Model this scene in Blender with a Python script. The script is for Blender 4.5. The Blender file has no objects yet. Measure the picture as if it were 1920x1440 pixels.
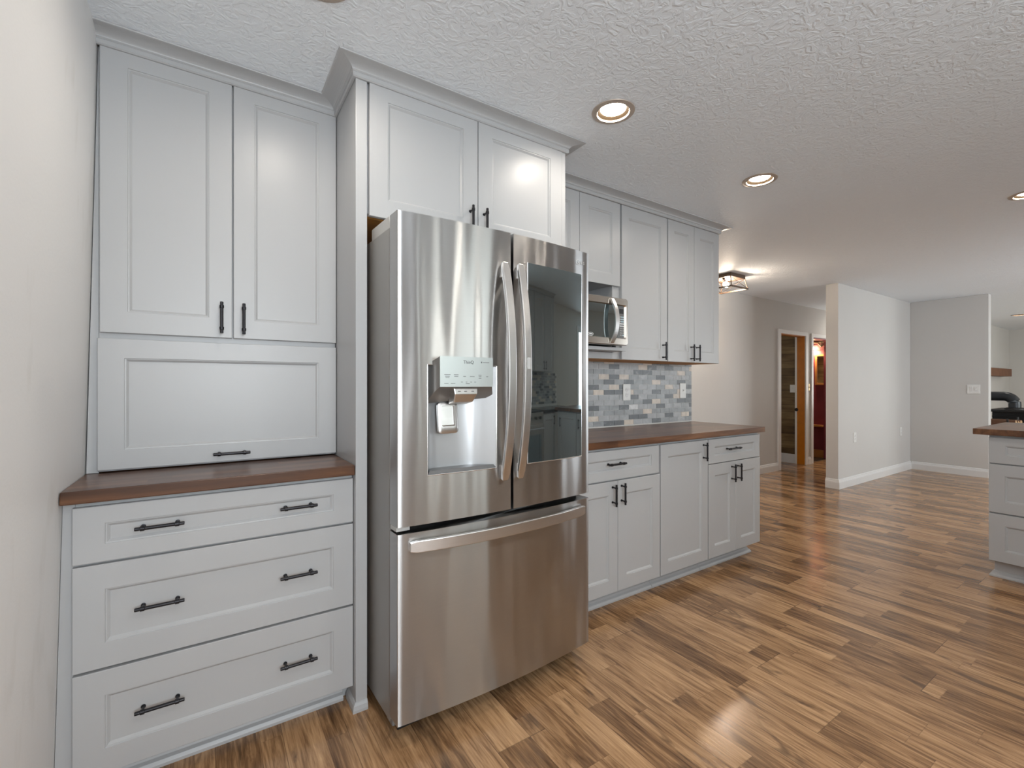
import bpy, bmesh, math, random
from mathutils import Vector, Matrix
random.seed(7)
PI = math.pi
S = bpy.context.scene
COL = S.collection

# ------------------------------------------------------------------ camera
cam_d = bpy.data.cameras.new('camera')
cam_d.sensor_width = 36.0
cam_d.lens = 36.0 * 860.0 / 1920.0
cam_d.shift_y = 1.3 / 1920.0
cam_d.clip_start = 0.02
cam = bpy.data.objects.new('camera', cam_d)
COL.objects.link(cam)
cam.location = (0, 0, 1.24)
cam.rotation_euler = (PI / 2, 0, -0.5836)
S.camera = cam

# ------------------------------------------------------------------ look, world, daylight
S.view_settings.view_transform = 'Standard'
S.view_settings.look = 'None'
S.view_settings.gamma = 1.0
S.view_settings.use_curve_mapping = False
S.view_settings.exposure = 0.26
S.cycles.use_denoising = True
S.cycles.max_bounces = 12
S.cycles.diffuse_bounces = 8
S.cycles.glossy_bounces = 6
S.cycles.sample_clamp_indirect = 20.0
S.cycles.caustics_reflective = False
S.cycles.caustics_refractive = False
W = bpy.data.worlds.new('sky')
S.world = W
W.use_nodes = True
wn = W.node_tree.nodes
wn['Background'].inputs[0].default_value = (0.80, 0.90, 1.0, 1)
wn['Background'].inputs[1].default_value = 1.2


def daylight_or_fill(name, loc, size, power, color, rot=(-PI / 2, 0, 0)):
    """Area light"""
    d = bpy.data.lights.new(name, 'AREA')
    d.shape = 'RECTANGLE'
    d.size, d.size_y = size
    d.energy = power
    d.color = color
    o = bpy.data.objects.new(name, d)
    COL.objects.link(o)
    o.location = loc
    o.rotation_euler = (PI / 2, 0, 0) if rot is None else rot
    return o


YF = -1.62        # inner face of the wall behind the camera
H = 2.45          # ceiling
ZC = 0.934        # counter height
DAY = (0.88, 0.95, 1.0)
FACE_IN = (PI / 2, 0, 0)     # area light looking to +Y
daylight_or_fill('daylight_sink_window', (2.01, YF - 0.10, 1.60), (1.20, 1.0), 15, (0.92, 1.0, 0.95), FACE_IN)
daylight_or_fill('daylight_left_window', (0.25, YF - 0.10, 1.55), (1.10, 1.2), 54, DAY, FACE_IN)
daylight_or_fill('daylight_dining_window', (7.2, YF - 0.10, 1.30), (2.2, 1.7), 54, DAY, FACE_IN)
daylight_or_fill('added_plank_room_fill', (6.44, 4.5, 1.5), (0.9, 1.1), 2.6, (1.0, 0.93, 0.82), (PI / 2, 0, -PI / 2))  # fill added to brighten the plank room; its wall has no window
daylight_or_fill('added_hall_fill', (9.64, 2.98, 1.45), (0.6, 1.2), 12, (1.0, 0.97, 0.93), (PI / 2, 0, PI / 2))  # fill added to lift the dark hall, set outside its far end
daylight_or_fill('daylight_living_window', (11.4, YF - 0.10, 1.35), (2.6, 1.6), 60, (0.96, 1.0, 0.93), FACE_IN)

# ------------------------------------------------------------------ material helpers
MATS = {}


def newmat(name):
    m = bpy.data.materials.new(name)
    m.use_nodes = True
    MATS[name] = m
    return m, m.node_tree, m.node_tree.nodes['Principled BSDF']


def N(nt, t, **kw):
    n = nt.nodes.new(t)
    for k, v in kw.items():
        setattr(n, k, v)
    return n


def math_n(nt, op, a, b=None, c=None):
    n = N(nt, 'ShaderNodeMath', operation=op)
    for i, v in enumerate((a, b, c)):
        if v is None:
            continue
        if isinstance(v, (int, float)):
            n.inputs[i].default_value = v
        else:
            nt.links.new(v, n.inputs[i])
    return n.outputs[0]


def simple(name, col, rough=0.5, metal=0.0, spec=0.5, emit=None, estr=0.0, noise=0.0, nscale=8.0, bump=0.0, bscale=200.0, coat=0.0):
    m, nt, b = newmat(name)
    b.inputs['Base Color'].default_value = (*col, 1)
    b.inputs['Roughness'].default_value = rough
    b.inputs['Metallic'].default_value = metal
    b.inputs['Specular IOR Level'].default_value = spec
    if coat:
        b.inputs['Coat Weight'].default_value = coat
        b.inputs['Coat Roughness'].default_value = 0.1
    if emit:
        b.inputs['Emission Color'].default_value = (*emit, 1)
        b.inputs['Emission Strength'].default_value = estr
    tc = N(nt, 'ShaderNodeTexCoord')
    if noise:
        nz = N(nt, 'ShaderNodeTexNoise')
        nz.inputs['Scale'].default_value = nscale
        nz.inputs['Detail'].default_value = 4
        nt.links.new(tc.outputs['Object'], nz.inputs['Vector'])
        mx = N(nt, 'ShaderNodeMix', data_type='RGBA')
        mx.inputs[6].default_value = (*[c * (1 - noise) for c in col], 1)
        mx.inputs[7].default_value = (*[min(1, c * (1 + noise)) for c in col], 1)
        nt.links.new(nz.outputs['Fac'], mx.inputs[0])
        nt.links.new(mx.outputs[2], b.inputs['Base Color'])
    if bump:
        nb = N(nt, 'ShaderNodeTexNoise')
        nb.inputs['Scale'].default_value = bscale
        nb.inputs['Detail'].default_value = 3
        nt.links.new(tc.outputs['Object'], nb.inputs['Vector'])
        bp = N(nt, 'ShaderNodeBump')
        bp.inputs['Strength'].default_value = bump
        bp.inputs['Distance'].default_value = 0.002
        nt.links.new(nb.outputs['Fac'], bp.inputs['Height'])
        nt.links.new(bp.outputs[0], b.inputs['Normal'])
    return m


def ramp(nt, stops, interp='LINEAR'):
    r = N(nt, 'ShaderNodeValToRGB')
    r.color_ramp.interpolation = interp
    el = r.color_ramp.elements
    while len(el) < len(stops):
        el.new(0.5)
    for e, (p, c) in zip(el, stops):
        e.position = p
        e.color = (*c, 1)
    return r


# cabinet paint, walls
PAINT = simple('cabinet_paint', (0.435, 0.439, 0.445), 0.34, spec=0.38, noise=0.015, nscale=3)
WALL = simple('wall_paint', (0.60, 0.585, 0.565), 0.55, spec=0.25, noise=0.03, nscale=2.2, bump=0.12, bscale=160)
TRIM = simple('white_trim', (0.74, 0.735, 0.725), 0.35, spec=0.4, noise=0.01)
PLASTIC = simple('white_plastic', (0.78, 0.78, 0.76), 0.35, noise=0.01)
HANDLE = simple('dark_bronze', (0.022, 0.021, 0.024), 0.34, metal=0.6, noise=0.08, nscale=40)
BLACK = simple('black_enamel', (0.012, 0.012, 0.013), 0.35, noise=0.1, nscale=20)
GAP = simple('dark_recess', (0.02, 0.02, 0.02), 0.8, noise=0.05)
UNFIN = simple('unfinished_wood', (0.62, 0.30, 0.075), 0.6, noise=0.25, nscale=14)
GREYPL = simple('grey_appliance_side', (0.30, 0.295, 0.285), 0.42, metal=0.35, noise=0.02)
GREYLT = simple('light_grey_plastic', (0.46, 0.46, 0.45), 0.4, noise=0.02)
DKGREY = simple('dark_grey_plastic', (0.13, 0.13, 0.13), 0.35, noise=0.04)
NICKEL = simple('brushed_nickel', (0.46, 0.39, 0.33), 0.4, metal=0.35, noise=0.04, nscale=60)
LENS = simple('lamp_lens', (1, 0.9, 0.75), 0.4, emit=(1.0, 0.92, 0.81), estr=140.0, noise=0.01)
BAFFLE = simple('lamp_baffle', (0.022, 0.015, 0.009), 0.7, spec=0.03, noise=0.02)
BULB = simple('lit_bulb', (1, 0.85, 0.6), 0.3, emit=(1.0, 0.82, 0.64), estr=380.0, noise=0.01)
BULB2 = simple('lit_vanity_bulb', (1, 0.85, 0.6), 0.3, emit=(1.0, 0.70, 0.40), estr=900.0, noise=0.01)
BURG = simple('burgundy_paint', (0.20, 0.030, 0.048), 0.5, noise=0.25, nscale=5)
PINE = simple('varnished_pine', (0.50, 0.165, 0.006), 0.45, noise=0.25, nscale=9)
PINELT = simple('pale_pine', (0.50, 0.22, 0.07), 0.4, noise=0.2, nscale=9)
IRON = simple('cast_iron', (0.022, 0.021, 0.022), 0.45, metal=0.4, noise=0.15, nscale=30, bump=0.2)
PIPE = simple('black_stove_pipe', (0.035, 0.037, 0.042), 0.35, metal=0.5, noise=0.1, nscale=10)
BARK = simple('bark', (0.12, 0.055, 0.03), 0.9, noise=0.5, nscale=25, bump=0.6, bscale=40)
LOGEND = simple('cut_log_end', (0.48, 0.30, 0.16), 0.8, noise=0.25, nscale=20)
RUSTIC = simple('rustic_metal', (0.10, 0.065, 0.045), 0.5, metal=0.5, noise=0.3, nscale=30)
WHITEMARK = simple('pale_print', (0.75, 0.76, 0.76), 0.4, noise=0.01)
DARKMARK = simple('dark_print', (0.09, 0.09, 0.09), 0.4, noise=0.01)
BLUEMARK = simple('blue_keys', (0.45, 0.62, 0.70), 0.4, noise=0.02)
BRASS = simple('tarnished_brass', (0.50, 0.38, 0.20), 0.35, metal=0.7, noise=0.1)
DKFLOOR = simple('dark_tile', (0.02, 0.02, 0.022), 0.25, noise=0.3, nscale=6)
DKCOUNTER = simple('dark_counter', (0.03, 0.026, 0.025), 0.18, noise=0.4, nscale=30)
GROUT = simple('grout', (0.70, 0.69, 0.66), 0.8, noise=0.05, nscale=60)
MIRROR = simple('mirror', (0.82, 0.82, 0.82), 0.02, metal=1.0, noise=0.005)
GLASSY = simple('smoked_mirror_glass', (0.018, 0.021, 0.022), 0.02, spec=1.0, noise=0.05)
PANEGL = simple('window_glass', (0.9, 0.95, 0.95), 0.02)
PANEGL.node_tree.nodes['Principled BSDF'].inputs['Transmission Weight'].default_value = 1.0


def smoked():
    b = GLASSY.node_tree.nodes['Principled BSDF']
    b.inputs['IOR'].default_value = 2.6
    b.inputs['Specular Tint'].default_value = (0.78, 0.92, 0.95, 1)


smoked()
CLEARGL = simple('clear_glass', (0.95, 0.95, 0.95), 0.03)
CLEARGL.node_tree.nodes['Principled BSDF'].inputs['Transmission Weight'].default_value = 0.95


def steel(name, col=(0.52, 0.515, 0.51), rough=0.28, aniso=1.0, wave=0.9, vertical=True):
    m, nt, b = newmat(name)
    b.inputs['Metallic'].default_value = 1.0
    b.inputs['Roughness'].default_value = rough
    b.inputs['Anisotropic'].default_value = aniso
    b.inputs['Anisotropic Rotation'].default_value = 0.25 if vertical else 0.0
    tg = N(nt, 'ShaderNodeTangent', direction_type='RADIAL', axis='Z')
    nt.links.new(tg.outputs[0], b.inputs['Tangent'])
    tc = N(nt, 'ShaderNodeTexCoord')
    mp = N(nt, 'ShaderNodeMapping')
    mp.inputs['Scale'].default_value = (9, 9, 1400)
    nt.links.new(tc.outputs['Object'], mp.inputs['Vector'])
    nz = N(nt, 'ShaderNodeTexNoise')
    nz.inputs['Scale'].default_value = 1.0
    nz.inputs['Detail'].default_value = 2
    nt.links.new(mp.outputs[0], nz.inputs['Vector'])
    mx = N(nt, 'ShaderNodeMix', data_type='RGBA')
    mx.inputs[6].default_value = (*[c * 0.93 for c in col], 1)
    mx.inputs[7].default_value = (*[c * 1.07 for c in col], 1)
    nt.links.new(nz.outputs['Fac'], mx.inputs[0])
    nt.links.new(mx.outputs[2], b.inputs['Base Color'])
    if wave:
        m2 = N(nt, 'ShaderNodeMapping')
        m2.inputs['Scale'].default_value = (9.0, 9.0, 1.1)
        nt.links.new(tc.outputs['Object'], m2.inputs['Vector'])
        n2 = N(nt, 'ShaderNodeTexNoise')
        n2.inputs['Scale'].default_value = 1.0
        n2.inputs['Detail'].default_value = 0.5
        nt.links.new(m2.outputs[0], n2.inputs['Vector'])
        bp = N(nt, 'ShaderNodeBump')
        bp.inputs['Strength'].default_value = wave
        bp.inputs['Distance'].default_value = 0.012
        nt.links.new(n2.outputs['Fac'], bp.inputs['Height'])
        nt.links.new(bp.outputs[0], b.inputs['Normal'])
    return m


STEEL = steel('brushed_steel')
STEELB = steel('satin_steel', (0.70, 0.69, 0.68), 0.32, 0.3, 0.0)
STEELW = steel('warm_steel', (0.60, 0.55, 0.49), 0.22, 0.4, 0.0)
BRIGHT = simple('polished_edge', (0.75, 0.74, 0.73), 0.2, metal=1.0, noise=0.01)
PANELM = simple('control_panel_steel', (0.52, 0.56, 0.555), 0.30, metal=0.55, noise=0.01)
HOUSEM = simple('housing_steel', (0.30, 0.29, 0.28), 0.30, metal=0.8, noise=0.03)
CAVM = simple('dispenser_cavity_grey', (0.50, 0.51, 0.52), 0.33, metal=0.55, noise=0.02)


def wood_counter():
    m, nt, b = newmat('stained_wood_counter')
    b.inputs['Roughness'].default_value = 0.28
    b.inputs['Specular IOR Level'].default_value = 0.5
    tc = N(nt, 'ShaderNodeTexCoord')
    sep = N(nt, 'ShaderNodeSeparateXYZ')
    nt.links.new(tc.outputs['Object'], sep.inputs[0])
    # staves 45 mm wide along X
    row = math_n(nt, 'FLOOR', math_n(nt, 'DIVIDE', sep.outputs['Y'], 0.047))
    wn1 = N(nt, 'ShaderNodeTexWhiteNoise', noise_dimensions='1D')
    nt.links.new(row, wn1.inputs['W'])
    off = math_n(nt, 'MULTIPLY', wn1.outputs['Value'], 0.7)
    colu = math_n(nt, 'FLOOR', math_n(nt, 'DIVIDE', math_n(nt, 'ADD', sep.outputs['X'], off), 0.62))
    cb = N(nt, 'ShaderNodeCombineXYZ')
    nt.links.new(row, cb.inputs[0])
    nt.links.new(colu, cb.inputs[1])
    wn2 = N(nt, 'ShaderNodeTexWhiteNoise', noise_dimensions='2D')
    nt.links.new(cb.outputs[0], wn2.inputs['Vector'])
    mp = N(nt, 'ShaderNodeMapping')
    mp.inputs['Scale'].default_value = (3.0, 45, 30)
    nt.links.new(tc.outputs['Object'], mp.inputs['Vector'])
    nz = N(nt, 'ShaderNodeTexNoise')
    nz.inputs['Scale'].default_value = 1.0
    nz.inputs['Detail'].default_value = 5
    nz.inputs['Distortion'].default_value = 0.6
    nt.links.new(mp.outputs[0], nz.inputs['Vector'])
    v = math_n(nt, 'ADD', math_n(nt, 'MULTIPLY', nz.outputs['Fac'], 0.75), math_n(nt, 'MULTIPLY', wn2.outputs['Value'], 0.30))
    r = ramp(nt, [(0.25, (0.025, 0.010, 0.005)), (0.45, (0.076, 0.031, 0.014)), (0.60, (0.120, 0.051, 0.023)), (0.80, (0.225, 0.104, 0.047))])
    nt.links.new(v, r.inputs[0])
    nt.links.new(r.outputs[0], b.inputs['Base Color'])
    bp = N(nt, 'ShaderNodeBump')
    bp.inputs['Strength'].default_value = 0.08
    bp.inputs['Distance'].default_value = 0.002
    nt.links.new(nz.outputs['Fac'], bp.inputs['Height'])
    nt.links.new(bp.outputs[0], b.inputs['Normal'])
    return m


WOOD = wood_counter()


def floor_mat():
    """Hand-scraped laminate boards 0.2 m wide laid along Y, each printed as two narrower strips."""
    m, nt, b = newmat('laminate_floor')
    L = nt.links
    tc = N(nt, 'ShaderNodeTexCoord')
    sep = N(nt, 'ShaderNodeSeparateXYZ')
    L.new(tc.outputs['Object'], sep.inputs[0])
    xs = math_n(nt, 'DIVIDE', math_n(nt, 'ADD', sep.outputs['X'], 0.38), 0.1985)
    row = math_n(nt, 'FLOOR', xs)
    fx = math_n(nt, 'FRACT', xs)
    wr = N(nt, 'ShaderNodeTexWhiteNoise', noise_dimensions='1D')
    L.new(row, wr.inputs['W'])
    # board end joints
    by = math_n(nt, 'DIVIDE', math_n(nt, 'ADD', sep.outputs['Y'], math_n(nt, 'MULTIPLY', wr.outputs['Value'], 1.22)), 1.22)
    bcol = math_n(nt, 'FLOOR', by)
    bfy = math_n(nt, 'FRACT', by)
    # strip split
    split = math_n(nt, 'ADD', math_n(nt, 'MULTIPLY', wr.outputs['Value'], 0.34), 0.36)
    side = math_n(nt, 'GREATER_THAN', fx, split)
    rs = math_n(nt, 'ADD', math_n(nt, 'MULTIPLY', row, 2.0), side)
    ws = N(nt, 'ShaderNodeTexWhiteNoise', noise_dimensions='1D')
    L.new(math_n(nt, 'ADD', rs, 31.7), ws.inputs['W'])
    sy = math_n(nt, 'DIVIDE', math_n(nt, 'ADD', sep.outputs['Y'], math_n(nt, 'MULTIPLY', ws.outputs['Value'], 0.9)), 0.61)
    scol = math_n(nt, 'FLOOR', sy)
    sfy = math_n(nt, 'FRACT', sy)
    cb = N(nt, 'ShaderNodeCombineXYZ')
    L.new(rs, cb.inputs[0])
    L.new(scol, cb.inputs[1])
    L.new(bcol, cb.inputs[2])
    wc = N(nt, 'ShaderNodeTexWhiteNoise', noise_dimensions='3D')
    L.new(cb.outputs[0], wc.inputs['Vector'])
    # grain, stretched along the board and shifted per strip
    ad = N(nt, 'ShaderNodeVectorMath', operation='ADD')
    sc = N(nt, 'ShaderNodeVectorMath', operation='SCALE')
    L.new(wc.outputs['Color'], sc.inputs[0])
    sc.inputs['Scale'].default_value = 9.0
    L.new(tc.outputs['Object'], ad.inputs[0])
    L.new(sc.outputs[0], ad.inputs[1])
    mp = N(nt, 'ShaderNodeMapping')
    mp.inputs['Scale'].default_value = (34, 3.2, 1)
    L.new(ad.outputs[0], mp.inputs['Vector'])
    g1 = N(nt, 'ShaderNodeTexNoise')
    g1.inputs['Scale'].default_value = 1.0
    g1.inputs['Detail'].default_value = 6
    g1.inputs['Roughness'].default_value = 0.62
    g1.inputs['Distortion'].default_value = 1.2
    L.new(mp.outputs[0], g1.inputs['Vector'])
    mp3 = N(nt, 'ShaderNodeMapping')
    mp3.inputs['Scale'].default_value = (150, 7, 1)
    L.new(ad.outputs[0], mp3.inputs['Vector'])
    g3 = N(nt, 'ShaderNodeTexNoise')
    g3.inputs['Scale'].default_value = 1.0
    g3.inputs['Detail'].default_value = 3
    L.new(mp3.outputs[0], g3.inputs['Vector'])
    # dark knots and smears
    mp2 = N(nt, 'ShaderNodeMapping')
    mp2.inputs['Scale'].default_value = (9.5, 2.4, 1)
    L.new(ad.outputs[0], mp2.inputs['Vector'])
    g2 = N(nt, 'ShaderNodeTexNoise')
    g2.inputs['Scale'].default_value = 1.0
    g2.inputs['Detail'].default_value = 4
    g2.inputs['Distortion'].default_value = 1.6
    L.new(mp2.outputs[0], g2.inputs['Vector'])
    v = math_n(nt, 'ADD', math_n(nt, 'SUBTRACT', math_n(nt, 'MULTIPLY', g1.outputs['Fac'], 0.95), 0.12), math_n(nt, 'SUBTRACT', math_n(nt, 'MULTIPLY', wc.outputs['Value'], 0.30), 0.04))
    v = math_n(nt, 'ADD', v, math_n(nt, 'MULTIPLY', math_n(nt, 'SUBTRACT', g3.outputs['Fac'], 0.5), 0.48))
    r = ramp(nt, [(0.15, (0.085, 0.042, 0.019)), (0.36, (0.215, 0.116, 0.055)), (0.52, (0.375, 0.213, 0.105)),
                  (0.68, (0.51, 0.305, 0.157)), (0.88, (0.68, 0.44, 0.235))])
    L.new(v, r.inputs[0])
    knot = ramp(nt, [(0.30, (1, 1, 1)), (0.40, (0, 0, 0))])
    L.new(g2.outputs['Fac'], knot.inputs[0])
    mk = N(nt, 'ShaderNodeMix', data_type='RGBA')
    L.new(math_n(nt, 'MULTIPLY', knot.outputs[0], 0.75), mk.inputs[0])
    L.new(r.outputs[0], mk.inputs[6])
    mk.inputs[7].default_value = (0.085, 0.048, 0.026, 1)
    # seams
    e1 = math_n(nt, 'LESS_THAN', fx, 0.012)
    e2 = math_n(nt, 'LESS_THAN', bfy, 0.0024)
    e3 = math_n(nt, 'MULTIPLY', math_n(nt, 'LESS_THAN', math_n(nt, 'ABSOLUTE', math_n(nt, 'SUBTRACT', fx, split)), 0.006), 0.55)
    e4 = math_n(nt, 'MULTIPLY', math_n(nt, 'LESS_THAN', sfy, 0.004), 0.4)
    e = math_n(nt, 'MAXIMUM', math_n(nt, 'MAXIMUM', e1, e2), math_n(nt, 'MAXIMUM', e3, e4))
    ms = N(nt, 'ShaderNodeMix', data_type='RGBA')
    L.new(math_n(nt, 'MULTIPLY', e, 0.6), ms.inputs[0])
    L.new(mk.outputs[2], ms.inputs[6])
    ms.inputs[7].default_value = (0.07, 0.038, 0.02, 1)
    L.new(ms.outputs[2], b.inputs['Base Color'])
    b.inputs['Specular IOR Level'].default_value = 0.5
    rr = math_n(nt, 'ADD', math_n(nt, 'MULTIPLY', g1.outputs['Fac'], 0.14), 0.11)
    L.new(rr, b.inputs['Roughness'])
    bp = N(nt, 'ShaderNodeBump')
    bp.inputs['Strength'].default_value = 0.22
    bp.inputs['Distance'].default_value = 0.003
    hh = math_n(nt, 'SUBTRACT', g1.outputs['Fac'], math_n(nt, 'MULTIPLY', e, 0.8))
    L.new(hh, bp.inputs['Height'])
    L.new(bp.outputs[0], b.inputs['Normal'])
    return m


FLOORM = floor_mat()


def ceiling_mat():
    m, nt, b = newmat('knockdown_ceiling')
    L = nt.links
    b.inputs['Base Color'].default_value = (0.80, 0.845, 0.89, 1)
    b.inputs['Roughness'].default_value = 0.6
    b.inputs['Specular IOR Level'].default_value = 0.25
    tc = N(nt, 'ShaderNodeTexCoord')
    n1 = N(nt, 'ShaderNodeTexNoise')
    n1.inputs['Scale'].default_value = 26
    n1.inputs['Detail'].default_value = 5
    n1.inputs['Distortion'].default_value = 1.8
    L.new(tc.outputs['Object'], n1.inputs['Vector'])
    r = ramp(nt, [(0.42, (0, 0, 0)), (0.60, (1, 1, 1))])
    L.new(n1.outputs['Fac'], r.inputs[0])
    n2 = N(nt, 'ShaderNodeTexNoise')
    n2.inputs['Scale'].default_value = 120
    n2.inputs['Detail'].default_value = 3
    L.new(tc.outputs['Object'], n2.inputs['Vector'])
    hsum = math_n(nt, 'ADD', r.outputs[0], math_n(nt, 'MULTIPLY', n2.outputs['Fac'], 0.3))
    bp = N(nt, 'ShaderNodeBump')
    bp.inputs['Strength'].default_value = 0.36
    bp.inputs['Distance'].default_value = 0.006
    L.new(hsum, bp.inputs['Height'])
    L.new(bp.outputs[0], b.inputs['Normal'])
    return m


CEILM = ceiling_mat()


def left_wall_mat():
    m, nt, b = newmat('scuffed_wall_paint')
    L = nt.links
    b.inputs['Roughness'].default_value = 0.5
    b.inputs['Specular IOR Level'].default_value = 0.3
    tc = N(nt, 'ShaderNodeTexCoord')
    mp = N(nt, 'ShaderNodeMapping')
    mp.inputs['Scale'].default_value = (1, 9, 3)
    L.new(tc.outputs['Object'], mp.inputs['Vector'])
    n1 = N(nt, 'ShaderNodeTexNoise')
    n1.inputs['Scale'].default_value = 1.0
    n1.inputs['Detail'].default_value = 3
    L.new(mp.outputs[0], n1.inputs['Vector'])
    r = ramp(nt, [(0.28, (0.735, 0.725, 0.71)), (0.40, (0.79, 0.785, 0.78))])
    L.new(n1.outputs['Fac'], r.inputs[0])
    L.new(r.outputs[0], b.inputs['Base Color'])
    n2 = N(nt, 'ShaderNodeTexNoise')
    n2.inputs['Scale'].default_value = 90
    L.new(tc.outputs['Object'], n2.inputs['Vector'])
    bp = N(nt, 'ShaderNodeBump')
    bp.inputs['Strength'].default_value = 0.12
    bp.inputs['Distance'].default_value = 0.003
    L.new(n2.outputs['Fac'], bp.inputs['Height'])
    L.new(bp.outputs[0], b.inputs['Normal'])
    return m


LWALL = left_wall_mat()


def plank_wall_mat():
    m, nt, b = newmat('reclaimed_plank_wall')
    L = nt.links
    b.inputs['Roughness'].default_value = 0.6
    tc = N(nt, 'ShaderNodeTexCoord')
    sep = N(nt, 'ShaderNodeSeparateXYZ')
    L.new(tc.outputs['Object'], sep.inputs[0])
    zr = math_n(nt, 'DIVIDE', sep.outputs['Z'], 0.115)
    row = math_n(nt, 'FLOOR', zr)
    fz = math_n(nt, 'FRACT', zr)
    w = N(nt, 'ShaderNodeTexWhiteNoise', noise_dimensions='1D')
    L.new(row, w.inputs['W'])
    mp = N(nt, 'ShaderNodeMapping')
    mp.inputs['Scale'].default_value = (3, 3, 16)
    L.new(tc.outputs['Object'], mp.inputs['Vector'])
    n1 = N(nt, 'ShaderNodeTexNoise')
    n1.inputs['Scale'].default_value = 1.0
    n1.inputs['Detail'].default_value = 5
    L.new(mp.outputs[0], n1.inputs['Vector'])
    v = math_n(nt, 'ADD', math_n(nt, 'MULTIPLY', n1.outputs['Fac'], 0.7), math_n(nt, 'MULTIPLY', w.outputs['Value'], 0.3))
    v = math_n(nt, 'SUBTRACT', v, math_n(nt, 'MULTIPLY', math_n(nt, 'LESS_THAN', fz, 0.04), 0.3))
    r = ramp(nt, [(0.2, (0.045, 0.025, 0.009)), (0.5, (0.15, 0.092, 0.036)), (0.8, (0.29, 0.20, 0.09))])
    L.new(v, r.inputs[0])
    L.new(r.outputs[0], b.inputs['Base Color'])
    return m


PLANKW = plank_wall_mat()


def tile_mat(name, col, vein):
    m, nt, b = newmat(name)
    L = nt.links
    b.inputs['Roughness'].default_value = 0.35
    tc = N(nt, 'ShaderNodeTexCoord')
    n1 = N(nt, 'ShaderNodeTexNoise')
    n1.inputs['Scale'].default_value = 14
    n1.inputs['Detail'].default_value = 5
    n1.inputs['Distortion'].default_value = 1.5
    L.new(tc.outputs['Object'], n1.inputs['Vector'])
    r = ramp(nt, [(0.3, tuple(c * 0.85 for c in col)), (0.62, tuple(min(1, c * 1.1) for c in col)), (0.72, vein)])
    L.new(n1.outputs['Fac'], r.inputs[0])
    L.new(r.outputs[0], b.inputs['Base Color'])
    return m


TILES = {'G': tile_mat('grey_marble_tile', (0.33, 0.345, 0.355), (0.42, 0.43, 0.44)),
         'L': tile_mat('light_grey_marble_tile', (0.42, 0.43, 0.44), (0.52, 0.53, 0.53)),
         'D': tile_mat('slate_marble_tile', (0.145, 0.155, 0.165), (0.30, 0.31, 0.32)),
         'B': tile_mat('cream_marble_tile', (0.66, 0.58, 0.50), (0.75, 0.68, 0.60)),
         'W': tile_mat('white_marble_tile', (0.66, 0.66, 0.66), (0.75, 0.75, 0.75))}


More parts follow.
